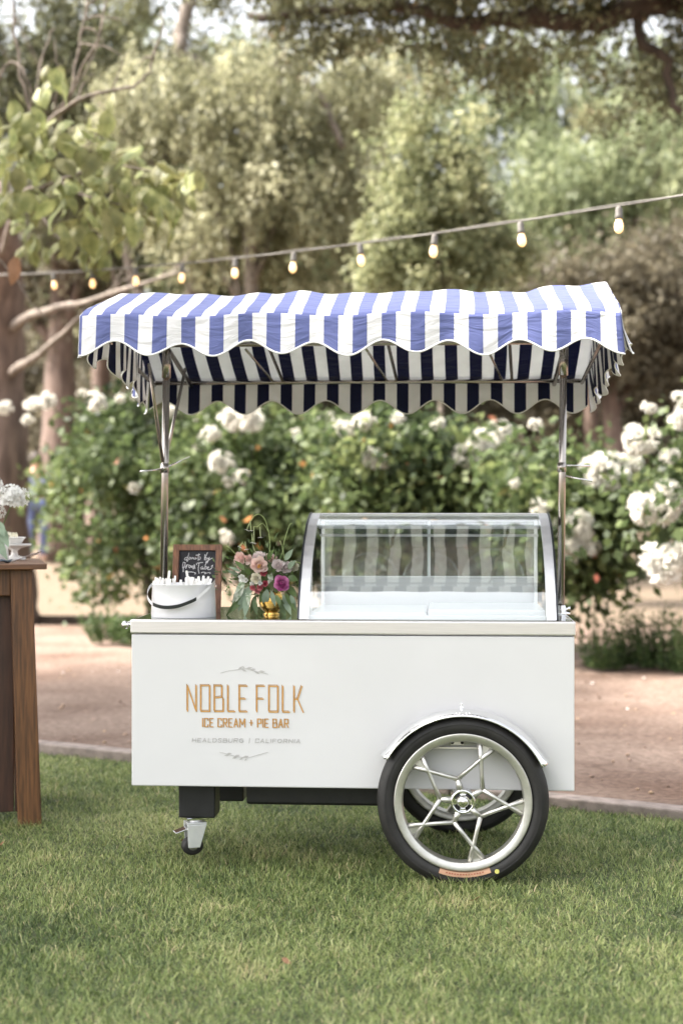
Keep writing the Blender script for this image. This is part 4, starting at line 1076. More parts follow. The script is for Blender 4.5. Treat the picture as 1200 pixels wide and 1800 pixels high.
# footed dish with petit sweets
dp = W(26, 985, 6.62); dz = W(26, 956, 6.62).z - zt_
ds = empty('footed_dish', (dp.x, 6.62, zt_)); tag(ds, 'white footed cake dish standing near the end of the wooden table', 'dish')
MB().lathe([(0, 0), (.05, 0), (.048, .008), (.016, .02), (.013, dz - .03), (.03, dz - .018), (.072, dz - .008), (.074, dz), (.07, dz), (.03, dz - .008), (0, dz - .008)], 40).build('stand', M['ceramic'], ds, smooth=True)
bowl = empty('shallow_bowl', (dp.x - .012, 6.62, zt_ + dz + .0005)); tag(bowl, 'shallow white bowl sitting on the footed cake dish', 'bowl')
MB().lathe([(0, 0), (.04, 0), (.052, .018), (.060, .026), (.064, .027), (.060, .029), (.05, .022), (.038, .006), (0, .006)], 36).build('dish', M['ceramic'], bowl, smooth=True)
mophead('sweet_pile', bowl, (-.01, 0, .03), .036, 50, 5, M['p_cream'], .5)
for k, (a, b, wd_) in enumerate((((22, 984, 6.2), (73, 968, 6.3), .010), ((18, 986, 6.24), (66, 972, 6.36), .012))):
    p, q = W(*a), W(*b); p.z = zt_ + .004
    o = empty('serving_tong', (p.x, p.y, zt_)); tag(o, ['slim dark serving utensil propped at the table corner, the nearer one', 'broad grey serving utensil propped at the table corner, the farther one'][k], 'utensil', 'serving utensils on the wooden table')
    d_ = q - p; MB().tube([Vector((0, 0, .004)), d_*.5 + Vector((0, 0, .004)), d_], [.003, .004, wd_*.6], 8, squash=.35).build('blade', M['case_metal'] if k else M['stainless_post'], o, smooth=True)
np_ = MB(); p = W(2, 985, 6.18)
np_.grid(16, 8, lambda u, v: (p.x - .10 + .13*u, 6.16 + .10*v, zt_ + .004 + .008*abs(math.sin(u*9 + v*2)) + .004*math.sin(v*7)))
o = np_.build('dark_napkin', M['napkin'] if 'napkin' in M else mat('napkin', (.03, .045, .06), .8, var=.3, vscale=30), smooth=True); so = o.modifiers.new('t', 'SOLIDIFY'); so.thickness = .003
tag(o, 'crumpled dark blue napkin lying on the wooden table', 'napkin')

# ------------------------------------------------------------------ string lights
sl = empty('string_lights', (0, 0, 0)); tag(sl, 'sagging string of lit warm clear bulbs hung above the striped awning', 'string lights')
def SP(t):
    f_ = t/8.0; Y = 11.0 + (6.82 - 11.0)*f_; X = -1.814 + (1.253 + 1.814)*f_; z = 3.05 + (2.675 - 3.05)*f_ - 0.035*(1 - ((t - 4)/4)**2)
    return Vector((X, Y, z))
ts = [(-3.4 + i*.1) for i in range(171)]
sl.location = SP(4)
o_ = SP(4)
MB().tube([SP(t) - o_ for t in ts], .0042, 6).build('wire', M['cord'], sl, smooth=True)
MB().tube([SP(t) - o_ + Vector((0, .004*math.sin(t*9), .007 + .003*math.sin(t*5))) for t in ts], .003, 6).build('wire', M['cord'], sl, smooth=True)
sme = bme = None
for t in range(-1, 13):
    p = SP(t) - o_
    if sme is None:
        s_o = MB().lathe([(0, -.004), (.010, -.004), (.0135, -.012), (.0135, -.036), (.015, -.040), (.015, -.052), (.011, -.054), (0, -.054)], 16).build('socket', M['cord'], sl, smooth=True); sme = s_o.data
        b_o = MB().lathe([(.010, -.052), (.0125, -.060), (.0165, -.072), (.0178, -.084), (.0160, -.096), (.0110, -.104), (.005, -.1085), (0, -.109)], 18).build('bulb', M['bulb'], s_o, smooth=True); bme = b_o.data
    else:
        s_o = link('socket', sme, sl); b_o = link('bulb', bme, s_o)
    s_o.location = p; s_o.scale = (1.2, 1.2, 1.15); s_o.rotation_euler = (random.Random(t).uniform(-.08, .08), random.Random(t+50).uniform(-.08, .08), 0)

# ------------------------------------------------------------------ rose standards
def foliage_mat(name, stops, rough=.5, transl=.48):
    return mat(name, (.1, .1, .05), rough, attr='tone', color2=stops, transl=transl, spec=.4)
M['rose_leaf'] = foliage_mat('rose_leaf', [(0, (0.034, 0.052, 0.023)), (.3, (0.071, 0.101, 0.040)), (.6, (0.124, 0.166, 0.060)), (.88, (0.224, 0.260, 0.102)), (.94, (0.330, 0.286, 0.105)), (.97, (0.568, 0.283, 0.101)), (1.0, (0.486, 0.172, 0.118))])
M['rose_white'] = petal_mat('rose_white', (.78, .75, .66), (.86, .85, .81))
cluster_meshes = []
def rose_cluster_mesh(seed):
    rr = random.Random(seed); mb = MB()
    for k in range(24):
        v = Vector((rr.gauss(0, 1), rr.gauss(0, 1) - .35, rr.gauss(0, 1))); v.normalize()
        c = Vector((v.x*.72, v.y*.72, v.z*.62))*(1 if k % 4 else .45); f_ = (v + Vector((0, -.3, .25))).normalized()
        a = f_.orthogonal().normalized(); b = f_.cross(a); R = rr.uniform(.30, .42)
        for lay in range(3):
            n_ = (4, 6, 7)[lay]; el = (1.2, .7, .2)[lay]
            for i in range(n_):
                an = 2*math.pi*(i + .5*lay)/n_ + rr.uniform(-.3, .3); rad = a*math.cos(an) + b*math.sin(an)
                petal(mb, c, rad*math.cos(el) + f_*math.sin(el), f_, R*(.55 + .22*lay), R*.62, .22, 2)
    o = mb.build('flower_cluster', M['rose_white'], smooth=True); me = o.data; bpy.data.objects.remove(o); return me
cluster_meshes = [rose_cluster_mesh(s) for s in (2, 5, 9, 14)]

def crown_points(rg, ells, n, clump_n, clump_r, shell=.5):
    """clumped points through ellipsoids; returns points, clump ids, clump centres"""
    vol = np.array([e[1]*e[2]*e[3] for e in ells]); pick = rg.choice(len(ells), clump_n, p=vol/vol.sum())
    u = unit(rg.normal(0, 1, (clump_n, 3))); rad = rg.random(clump_n) ** shell
    cc = np.array([[ells[i][0][0], ells[i][0][1], ells[i][0][2]] for i in pick]) + u*rad[:, None]*np.array([ells[i][1:4] for i in pick])
    cid = rg.integers(0, clump_n, n)
    return cc, cid

def make_crown(parent, base, ells, n, clump_n, clump_r, leaf, m, seed, droop=0.0, strand=0.0, name='crown', tone0=.45, shell=.5, flat=.7, extra=None):
    rg = np.random.default_rng(seed)
    cc, cid = crown_points(rg, ells, n, clump_n, clump_r, shell)
    ctone = rg.normal(0, .19, clump_n); cr = clump_r*rg.uniform(.6, 1.5, clump_n)
    p = cc[cid] + rg.normal(0, 1, (n, 3)) * cr[cid][:, None]*np.array([1, 1, flat])
    if strand > 0:
        sid = rg.integers(0, clump_n*7, n); so = rg.normal(0, 1, (clump_n*7, 2))*clump_r*1.2; sl_ = rg.uniform(.3, 1.0, clump_n*7)*strand
        sc = rg.integers(0, clump_n, clump_n*7); t = rg.random(n)
        p = cc[sc[sid]] + np.stack([so[sid, 0]*(1 + .25*t), so[sid, 1]*(1 + .25*t), -t*sl_[sid]], 1) + rg.normal(0, .05, (n, 3)); cid = sc[sid]
    d = unit(rg.normal(0, 1, (n, 3)) + np.array([0, 0, -droop]) + .6*unit(p - cc[cid] + 1e-4))
    nr = unit(rg.normal(0, .7, (n, 3)) + np.array([0, -.35, .8]))
    Lf = rg.uniform(.65, 1.25, n)*leaf[0]; Wf = Lf*leaf[1]/leaf[0]*rg.uniform(.8, 1.2, n)
    v, q = leaf_quads(p - np.array(base), d, nr, Lf, Wf, .15)
    tone = np.clip(tone0 + ctone[cid] + rg.normal(0, .13, n), 0, .86)
    if extra: 
        k = rg.random(n) < extra; tone[k] = rg.uniform(.9, 1.0, k.sum())
    return quick_mesh(name, v, q, m, tone, parent=parent)

def limb(parent, base, pts, r0, r1, m, name='branch', n=8, wob=0.0, seed=0):
    rr = random.Random(seed); P = smooth_path([Vector(p) for p in pts], 4); k = len(P)
    P = [p + Vector((rr.gauss(0, wob), rr.gauss(0, wob), rr.gauss(0, wob))) for p in P]
    rad = [(r0 + (r1 - r0)*(i/(k-1))**.8)*rr.uniform(.93, 1.07) for i in range(k)]
    return MB().tube([p - Vector(base) for p in P], rad, n).build(name, m, parent, smooth=True)

bushes = [  # x, y, crown centre z, rx, ry, rz, leaves, label
    (-2.05, 16.0, 1.46, 1.22, 1.0, 1.08, 16000, 'large dense white rose bush behind the bucket end of the cart'),
    (-.75, 14.9, 1.42, 1.10, .95, 1.0, 14000, 'white rose bush behind the flower bouquet and chalkboard'),
    (.60, 13.6, 1.40, 1.05, .9, .92, 14000, 'white rose bush directly behind the glass case'),
    (1.78, 12.3, 1.22, .60, .60, .66, 6500, 'leggy white rose standard with a bare dark stem beside the cart'),
    (3.05, 11.2, 1.36, .92, .7, .72, 9500, 'white rose bush with very large flower heads at the frame edge')]
cl_list = [(168,706,38),(82,704,34),(58,709,30),(8,716,28),(148,690,16),(350,790,32),(345,728,28),(300,722,24),(372,760,34),(405,735,42),(440,735,52),(420,742,40),(390,812,44),(362,772,30),(425,838,30),(402,846,22),(238,858,22),(400,943,28),(576,742,36),(607,752,36),(640,738,40),(657,805,42),(672,812,26),(815,800,52),(848,778,58),(875,758,46),(905,850,20),(50,738,22),(700,735,24),(520,760,18),(212,700,18),(940,745,24),(770,745,24),
           (1062,828,80),(1108,812,40),(1152,882,92),(1132,905,40),(1165,988,84),(1190,975,60),(1010,925,72),(1022,960,62),(1000,955,50),(950,892,40),(1128,768,62),(1140,715,26),(1195,735,46),(1175,800,34),(1115,785,34),(1192,700,30)]
bobj = []
for k, (x, y, zc_, rx, ry, rz, nl, lab) in enumerate(bushes):
    base = (x, y, terrain_z(x, y) + .04); b = empty('rose_bush', base); tag(b, lab, 'rose bush', 'white rose bushes in a row along the path'); bobj.append(b)
    rr = random.Random(40 + k)
    limb(b, base, [(x, y, base[2] - .05), (x + .03, y, .35), (x - .02, y, .62), (x, y, .85)], .055, .04, M['cane'], 'trunk', seed=k, wob=.004)
    for i in range(7):
        an = rr.uniform(0, 6.28); e = (x + math.cos(an)*rx*.7, y + math.sin(an)*ry*.7, zc_ + rr.uniform(-.1, rz*.8))
        limb(b, base, [(x, y, .78), (x + math.cos(an)*rx*.3, y + math.sin(an)*ry*.3, (zc_ + e[2])/2 - .1), e], .018, .006, M['cane'], 'cane', 6, .01, i)
    ells = [((x, y, zc_), rx, ry, rz), ((x - rx*.3, y - .1, zc_ + rz*.25), rx*.6, ry*.6, rz*.75), ((x + rx*.35, y, zc_ - rz*.1), rx*.62, ry*.7, rz*.8)]
    make_crown(b, base, ells, nl, 90 if k != 3 else 45, .15, (.10, .062), M['rose_leaf'], 60 + k, droop=.5, shell=.42, tone0=.42, extra=.009)
for px, py, sz in cl_list:
    best = None
    for k, bb in enumerate(bushes):
        bx = 600 + bb[0]/bb[1]*F; dd = abs(px - bx)/(bb[3]/bb[1]*F)
        if best is None or dd < best[0]: best = (dd, k)
    k = best[1]; bb = bushes[k]; Y = bb[1] - bb[4]*max(.15, 1 - .55*min(1.2, best[0])) - .05
    p = W(px, py, Y); rr = random.Random(int(px*7 + py))
    o = link('flower_cluster', cluster_meshes[rr.randrange(4)], bobj[k]); s_ = sz/F*Y*.5*1.18
    o.location = p - bobj[k].location; o.scale = (s_, s_, s_*.92); o.rotation_euler = (rr.uniform(-.3, .3), rr.uniform(-.5, .5), rr.uniform(-.9, .9))
    if sz > 30:
        e = Vector((bb[0], bb[1], bb[2])) - Vector(bobj[k].location); a = o.location
        MB().tube([a, a.lerp(e, .4) + Vector((0, 0, -.06)), a.lerp(e, .75)], [.006, .007, .009], 5).build('flower_stem', M['stem'], bobj[k])

# low spiky plants at the foot of the roses
M['sage_plant'] = foliage_mat('sage_plant', [(0, (.03, .055, .02)), (.45, (.07, .115, .04)), (.86, (.15, .20, .07)), (1, (.2, .2, .08))])
low = [(1062, 1172, .42, .22, 'clump of upright green sage stems nearest the rose standard'), (1112, 1168, .40, .22, 'clump of upright green sage stems second from the rose standard'), (1162, 1172, .46, .24, 'tall clump of green sage stems third from the rose standard'), (1212, 1178, .42, .25, 'clump of green sage stems cut off by the frame edge'),
       (195, 1128, .34, .26, 'low dark green bushy plant below the large rose bush'), (236, 1132, .30, .24, 'low green plant half hidden behind the push handle')]
for k, (px, py, hh, sp0, lab) in enumerate(low):
    Y = 1.24*F/(py - 900); x = (px - 600)/F*Y; bz = terrain_z(x, Y) + .045; base = (x, Y, bz)
    b = empty('sage_plant', base); tag(b, lab, 'plant', 'low plants at the foot of the roses'); rg = np.random.default_rng(300 + k)
    ns = 42; stems = MB(); P = []; D = []
    for i in range(ns):
        an = rg.uniform(0, 6.28); r_ = sp0*rg.random()**.5; h_ = hh*rg.uniform(.5, 1.15) * (1 if k < 4 else .75); bx_, by_ = math.cos(an)*r_, math.sin(an)*r_; ln = rg.uniform(.05, .25)
        tip = Vector((bx_*(1 + ln) + rg.normal(0, .02), by_*(1 + ln), h_)); bs_ = Vector((bx_*.7, by_*.7, 0))
        stems.tube([bs_, bs_.lerp(tip, .5), tip], [.004, .003, .0012], 4)
        for j in range(26):
            t = rg.uniform(.05, 1.0) if k >= 4 else rg.random()**1.6*.98
            P.append(list(bs_.lerp(tip, t) + Vector(rg.normal(0, .008, 3)))); D.append(list(Vector((rg.normal(0, .8), rg.normal(0, .8), .55)).normalized()))
    P = np.array(P); D = unit(np.array(D)); n = len(P)
    v, q = leaf_quads(P, D, unit(rg.normal(0, 1, (n, 3))), rg.uniform(.035, .075, n), rg.uniform(.010, .02, n), .2)
    quick_mesh('foliage', v, q, M['sage_plant'], np.clip(rg.normal(.45, .2, n), 0, 1), parent=b); stems.build('stems', M['stem'], b)

# timber edge of the planting bed
eg = MB(); pA, pB = W(-60, 1106, 16.0), W(235, 1110, 15.2)
o = MB().box(-1.4, 1.6, -.04, .04, 0, .09).build('bed_edging_board', M['bark_dark'], None, bevel=.01)
o.location = (-2.9, 16.9, terrain_z(-2.9, 16.9) + .03); o.rotation_euler = (0, 0, math.radians(-3)); tag(o, 'low dark timber edging board on the dry ground behind the path', 'edging board')

# ------------------------------------------------------------------ big-leaved tree at the left
tb_ = (W(4, 1085, 17).x, 17.0, terrain_z(-3.8, 17) + .03)
cat_tree = empty('broadleaf_tree', tb_); tag(cat_tree, 'thick reddish-brown tree at the left with large drooping pale green leaves', 'tree')
limb(cat_tree, tb_, [(tb_[0] + .05, 17, -.1), (tb_[0] + .02, 17, .35), W(-4, 950, 17), W(2, 800, 17), W(0, 640, 17), W(4, 520, 16.8), W(2, 440, 16.5), W(-12, 330, 16)], .42, .20, M['bark_red'], 'trunk', 14, .012, 1)
brs = [([W(2, 592, 17.0), W(24, 574, 16.75), W(50, 558, 16.4), W(100, 541, 15.8), W(150, 531, 15.2), W(230, 505, 14.6), W(330, 474, 14.2)], 0.0800, 0.0120),
       ([W(4, 672, 17.0), W(28, 650, 16.7), W(70, 622, 16.2), W(110, 588, 15.8), W(140, 560, 15.5), W(200, 528, 15.2)], 0.0680, 0.0120),
       ([W(2, 450, 16.6), W(20, 390, 14.5), W(45, 300, 12.6), W(68, 236, 11.6), W(110, 195, 11.2), W(170, 165, 11), W(235, 152, 11), W(262, 125, 11), W(272, 88, 11)], 0.0341, 0.0056),
       ([W(70, 238, 11.6), W(100, 205, 11.4), W(125, 160, 11.2), W(135, 100, 11.2), W(152, 20, 11.2), W(160, -40, 11.2)], 0.0161, 0.0070),
       ([W(66, 238, 11.6), W(48, 170, 11.5), W(30, 90, 11.5), W(24, -30, 11.5)], 0.0174, 0.0084), ([W(60, 180, 11.5), W(82, 80, 11.6), W(95, 50, 11.6)], 0.0112, 0.0042),
       ([W(118, 180, 11.2), W(104, 120, 11), W(95, 70, 11)], 0.0099, 0.0028), ([W(128, 150, 11.2), W(170, 70, 11), W(190, -20, 11)], 0.0124, 0.0056),
       ([W(100, 200, 11.3), W(150, 130, 11), W(178, 60, 11.1)], 0.0087, 0.0028), ([W(-20, 345, 12), W(40, 338, 11.5), W(110, 315, 11), W(190, 295, 10.6), W(280, 300, 10.4)], 0.0217, 0.0056),
       ([W(200, 163, 11), W(215, 115, 11), W(222, 90, 11)], 0.0062, 0.0021), ([W(-10, 160, 11.5), W(20, 110, 11.4), W(52, 150, 11.3), W(60, 235, 11.5)], 0.0124, 0.0070),
       ([W(-15, 440, 10.2), W(25, 485, 10.1), W(55, 530, 10.0), W(82, 562, 10)], 0.0062, 0.0028), ([W(30, 300, 12), W(80, 270, 11), W(150, 255, 10.6), W(180, 225, 10.5)], 0.0124, 0.0035),
       ([W(40, 330, 12), W(90, 400, 11), W(120, 440, 10.7)], 0.0124, 0.0042), ([W(100, 320, 11), W(170, 350, 10.6), W(250, 360, 10.4), W(330, 350, 10.3)], 0.0124, 0.0035)]
for k, (p, a, b) in enumerate(brs): limb(cat_tree, tb_, p, a, b, M['bark_pale'], 'branch', 7, .006, 70 + k)
rtw = random.Random(91)
for (p, a, b) in brs[:4]:
    for i in range(5):
        k = rtw.randrange(2, len(p) - 1); st = Vector(p[k]).lerp(Vector(p[k+1]), rtw.random()); en = st + Vector((rtw.uniform(-.1, .45), rtw.uniform(-.3, .2), rtw.uniform(-.25, .4)))
        limb(cat_tree, tb_, [st, st.lerp(en, .5) + Vector((rtw.gauss(0, .03), 0, .04)), en], .010, .003, M['bark_pale'], 'twig', 5, .006, i)
# large heart-shaped leaves, each one a piece
def big_leaf_mesh(seed):
    rr = random.Random(seed); mb = MB(); n_ = 7
    wds = [.08, .30, .36, .33, .26, .15, .02]
    o = 0
    for i in range(n_):
        t = i/(n_-1); zc_ = -t; y = -.25*math.sin(t*1.8) + .05*math.sin(t*6 + seed)
        for j in (-1, -.5, 0, .5, 1):
            mb.v.append((wds[i]*j, y + .16*abs(j)*wds[i]*2 + .03*math.sin(j*5 + i + seed), zc_ + (.10*abs(j) if i == 0 else 0)))
    for i in range(n_-1):
        for j in range(4): a = i*5 + j; mb.f.append((a, a+1, a+6, a+5))
    mb.tube([(0, 0, .35), (0, -.02, .15), (0, 0, 0)], .012, 4)
    o = mb.build('leaf', M['bigleaf'], smooth=True); me = o.data; bpy.data.objects.remove(o); return me
M['bigleaf'] = mat('bigleaf', (.14, .165, .058), .5, color2=(.32, .33, .135), vscale=2.2, transl=.4, spec=.4)
nt_ = M['bigleaf'].node_tree; oi = nt_.nodes.new('ShaderNodeObjectInfo'); hs_ = nt_.nodes.new('ShaderNodeHueSaturation')
ramp = [x for x in nt_.nodes if x.type == 'VALTORGB'][0]; mrr = nt_.nodes.new('ShaderNodeMapRange'); mrr.inputs['To Min'].default_value = .65; mrr.inputs['To Max'].default_value = 1.35
nt_.links.new(oi.outputs['Random'], mrr.inputs['Value']); nt_.links.new(mrr.outputs[0], hs_.inputs['Value'])
mh = nt_.nodes.new('ShaderNodeMapRange'); mh.inputs['To Min'].default_value = .475; mh.inputs['To Max'].default_value = .51
nt_.links.new(oi.outputs['Random'], mh.inputs['Value']); nt_.links.new(mh.outputs[0], hs_.inputs['Hue'])
nt_.links.new(ramp.outputs[0], hs_.inputs['Color'])
for nd in nt_.nodes:
    if nd.type in ('BSDF_PRINCIPLED',): nt_.links.new(hs_.outputs[0], nd.inputs['Base Color'])
    if nd.type == 'BSDF_TRANSLUCENT': nt_.links.new(hs_.outputs[0], nd.inputs['Color'])
M['deadleaf'] = mat('deadleaf', (.20, .10, .05), .7, color2=(.36, .20, .11), vscale=30, transl=.2)
blm = [big_leaf_mesh(s) for s in (1, 2, 3)]
rr = random.Random(77)
crown_e = empty('crown', (0, 0, 0), 0, cat_tree)
lspots = [(88,160,34,7),(30,215,36,10),(75,255,45,18),(150,280,50,20),(60,300,50,16),(220,325,60,26),(290,345,42,22),(330,335,24,9),(70,365,55,16),(140,385,55,18),(205,400,45,14),(110,440,50,15),(172,462,22,6),(20,370,30,8),(190,220,30,7),(25,300,30,8),(250,370,50,14),(180,340,50,12),(40,420,36,7),(300,390,30,6)]
for px, py, rad, n in lspots:
    rad *= 1.15
    for i in range(int(n*1.05)):
        a = rr.uniform(0, 6.28); q = rad*math.sqrt(rr.random()); p = W(px + math.cos(a)*q, py + math.sin(a)*q*.8, rr.uniform(9.8, 11.4))
        o = link('leaf', blm[rr.randrange(3)], crown_e); s_ = rr.uniform(.12, .22); o.scale = (s_*rr.uniform(.8, 1.05), s_, s_)
        o.location = p - Vector(tb_) + Vector((0, 0, s_*.5)); o.rotation_euler = (rr.uniform(-.9, .5), rr.uniform(-.6, .6), rr.uniform(-1.6, 1.6))
o = link('leaf', blm[0].copy(), crown_e); o.data.materials.clear(); o.data.materials.append(M['deadleaf']); o['label'] = 'shrivelled orange dead leaf'
o.scale = (.14, .14, .18); o.location = W(30, 455, 10) - Vector(tb_); o.rotation_euler = (.2, .2, .6)

# ------------------------------------------------------------------ trees behind
def tree_mats():
    M['f_olive'] = foliage_mat('foliage_olive', [(0, (0.102, 0.104, 0.056)), (.45, (0.288, 0.286, 0.168)), (.86, (0.520, 0.507, 0.336)), (1, (0.538, 0.395, 0.291))], transl=.5)
    M['f_dark'] = foliage_mat('foliage_dark', [(0, (.055, .058, .032)), (.45, (.145, .150, .082)), (.86, (.29, .29, .16)), (1, (.40, .29, .18))], transl=.5)
    M['f_brown'] = foliage_mat('foliage_brown', [(0, (0.054, 0.046, 0.030)), (.45, (0.133, 0.115, 0.076)), (.86, (0.245, 0.216, 0.144)), (1, (0.302, 0.209, 0.144))], transl=.5)
    M['f_pale'] = foliage_mat('foliage_pale', [(0, (0.115, 0.133, 0.066)), (.45, (0.278, 0.297, 0.158)), (.86, (0.480, 0.480, 0.288)), (1, (0.538, 0.462, 0.307))], transl=.5)
    M['f_mid'] = foliage_mat('foliage_mid', [(0, (.075, .095, .045)), (.45, (.205, .24, .125)), (.86, (.40, .43, .25)), (1, (.45, .38, .24))], transl=.5)
tree_mats()
def simple_tree(name, label, px, Y, ells, n, clump_n, clump_r, leaf, m, seed, bark='bark_dark', trunk_r=.2, strand=0, droop=.4, lean=0.0, group='trees behind the rose bushes', shell=.5, extra=None, tone0=.45, branches=6):
    """ells: (px, py, dY, rx, ry, rz)"""
    x = (px - 600)/F*Y; base = (x, Y, terrain_z(x, Y)); t = empty(name, base); tag(t, label, 'tree', group)
    E = [(tuple(W(a, b, Y + dy)), rx, ry, rz) for a, b, dy, rx, ry, rz in ells]
    top = Vector(E[0][0]); rr = random.Random(seed)
    limb(t, base, [(x, Y, base[2] - .15), (x + lean*.3, Y, base[2] + (top.z - base[2])*.35), (x*.5 + top.x*.5, Y, base[2] + (top.z - base[2])*.65), top + Vector((0, 0, E[0][3]*.6))], trunk_r, trunk_r*.3, M[bark], 'trunk', 10, .02, seed)
    for i in range(branches):
        e = E[rr.randrange(len(E))]; an = rr.uniform(0, 6.28); tip = Vector(e[0]) + Vector((math.cos(an)*e[1]*.8, math.sin(an)*e[2]*.8, rr.uniform(-.3, .7)*e[3]))
        st = Vector((x, Y, base[2])).lerp(top, rr.uniform(.5, .95)); limb(t, base, [st, st.lerp(tip, .5) + Vector((0, 0, .3)), tip], trunk_r*.32, trunk_r*.07, M[bark], 'branch', 6, .02, seed + i)
    make_crown(t, base, E, n, clump_n, clump_r, leaf, M[m], seed, droop, strand, shell=shell, extra=extra, tone0=tone0)
    return t, base
simple_tree('pepper_tree', 'drooping olive-tan tree rising behind the awning left of the pale green tree', 430, 21.5,
            [(450, 260, 0, 1.5, 1.3, 1.6), (560, 360, .5, 1.1, 1.0, 1.5), (280, 210, .3, 1.3, 1, 1.1), (610, 190, .6, .9, .9, 1.3), (430, 120, .2, 1.6, 1.2, .9), (330, 380, .2, .7, .8, .8), (660, 90, .4, .9, .8, .8)], 32000, 340, .18, (.12, .05), 'f_olive', 101, 'bark_pale', .2, strand=.7, droop=1.2)
t, base = simple_tree('gnarled_oak', 'dark gnarled oak with a twisting bare limb behind the broadleaf tree', 330, 23,
            [(150, 230, .6, 2.3, 1.2, 2.0), (60, 60, 0, 2.0, 1.2, 1.5), (250, 20, .5, 1.9, 1.1, .9), (330, 160, .4, 1.2, 1, .9)], 20000, 210, .19, (.13, .06), 'f_dark', 102, 'bark_pale', .16, droop=.3, tone0=.4)
limb(t, base, [W(330, 560, 23), W(352, 400, 22.6), W(366, 300, 22.4), W(378, 200, 22.2), W(368, 130, 22), W(322, 98, 21.8), W(318, 60, 21.8), W(345, -30, 21.8)], .15, .10, M['bark_pale'], 'branch', 9, .015, 3)
limb(t, base, [W(290, 330, 22.2), W(285, 290, 22), W(305, 240, 21.9), W(312, 215, 21.9)], .05, .03, M['bark_pale'], 'branch', 8, .01, 4)
limb(t, base, [W(480, 112, 21), W(498, 116, 21), W(530, 140, 21), W(575, 190, 21), W(600, 260, 21)], .07, .05, M['bark_pale'], 'branch', 8, .01, 5)
simple_tree('poplar_tree', 'slender pale green leafy tree standing up behind the middle of the awning', 770, 18.5,
            [(775, 410, 0, .62, .6, 1.0), (705, 340, .2, .34, .4, 1.15), (815, 320, .1, .34, .4, .95), (730, 230, .2, .22, .3, .6), (850, 440, 0, .42, .4, .6), (920, 450, .3, .20, .3, .5), (668, 450, .1, .30, .4, .6), (790, 250, .1, .16, .2, .4)], 16000, 280, .10, (.085, .060), 'f_pale', 103, 'bark_pale', .06, droop=.3, shell=.4)
simple_tree('willow_tree', 'soft pale green willow with hanging strands behind the last light bulbs', 1040, 27,
            [(1060, 330, 0, 2.0, 1.4, 1.5), (1150, 260, .4, 1.4, 1.2, 1.4), (950, 300, .4, 1.0, 1, 1.0)], 26000, 260, .22, (.15, .055), 'f_mid', 104, 'bark_red', .2, strand=1.2, droop=1.4, tone0=.55)
simple_tree('cypress_tree', 'dark brown cypress standing behind the post end of the awning', 1085, 24,
            [(1060, 560, 0, 1.5, 1.1, 1.2), (1160, 560, .4, 1.2, 1, 1.6), (980, 540, .2, .8, .8, 1.0)], 26000, 220, .20, (.12, .05), 'f_brown', 105, 'bark_red', .28, droop=.9)
simple_tree('bay_tree', 'dense dark olive tree behind the awning, between the pepper tree and the pale tree', 560, 28,
            [(560, 430, 0, 2.4, 1.6, 2.2), (420, 480, 0, 1.8, 1.4, 1.8), (660, 330, .5, 1.6, 1.2, 1.8), (690, 180, .8, 1.3, 1, 1.2)], 34000, 320, .22, (.15, .07), 'f_mid', 106, 'bark_dark', .25, droop=.5)
simple_tree('redwood_tree', 'tall straight redwood with a broad ruddy trunk left of the awning', 105, 25,
            [(110, 330, 0, 1.8, 1.4, 2.6), (40, 480, .4, 1.5, 1.2, 1.4)], 14000, 170, .20, (.12, .05), 'f_brown', 107, 'bark_red', .40, droop=1.0, lean=0)
simple_tree('redwood_tree', 'second slimmer redwood trunk behind the corner of the awning', 175, 27,
            [(200, 330, 0, 1.7, 1.3, 2.2)], 15000, 160, .20, (.13, .055), 'f_mid', 108, 'bark_red', .28, droop=1.0)
simple_tree('eucalyptus_tree', 'tall thin eucalyptus with sparse hanging leaves against the bright sky gap', 930, 33,
            [(930, 190, 0, 1.6, 1.2, 1.9), (1080, 210, .4, 1.5, 1.2, 1.7), (820, 150, .3, 1.0, 1, 1.3), (1170, 130, .4, 1.2, 1, 1.6), (980, 60, .3, 1.6, 1, .8)], 14000, 230, .26, (.20, .07), 'f_mid', 111, 'bark_pale', .12, strand=1.0, droop=1.3, tone0=.5, shell=.6)
simple_tree('eucalyptus_tree', 'tall thin eucalyptus with sparse hanging leaves behind the twisting oak limb', 300, 34,
            [(300, 170, 0, 1.9, 1.2, 1.8), (180, 90, .4, 1.7, 1.2, 1.4), (430, 110, .3, 1.5, 1, 1.2), (60, 160, .3, 1.4, 1, 1.4)], 14000, 210, .28, (.20, .07), 'f_mid', 112, 'bark_pale', .12, strand=1.0, droop=1.3, tone0=.5, shell=.6)
# overhanging live oak: its trunk stands outside the frame, its limbs cross the top
lo = (7.2, 17.5, terrain_z(7.2, 17.5)); t = empty('live_oak_tree', lo); tag(t, 'dark live oak whose limbs hang across the top edge of the frame', 'tree', 'trees behind the rose bushes')
limb(t, lo, [(7.2, 17.5, -.1), (7.0, 17.4, 2), (6.6, 17, 4.2), (5.6, 16.5, 6.0)], .45, .28, M['bark_dark'], 'trunk', 12, .03, 9)
limb(t, lo, [(5.6, 16.5, 6.0), W(1180, 12, 16), W(1050, 38, 16), W(900, 30, 16), W(800, 38, 16), W(700, 10, 16.2), W(560, 20, 16.5), W(440, 30, 17)], .15, .04, M['bark_dark'], 'branch', 9, .02, 10)
limb(t, lo, [(5.6, 16.5, 5.8), W(1250, -40, 16), W(1120, 40, 16), W(1165, 110, 16), W(1190, 200, 16)], .10, .04, M['bark_dark'], 'branch', 8, .02, 11)
limb(t, lo, [(5.6, 16.5, 6.2), W(1100, -60, 15.5), W(900, -90, 15), W(700, -80, 15), W(500, -60, 15.5)], .18, .06, M['bark_dark'], 'branch', 8, .02, 12)
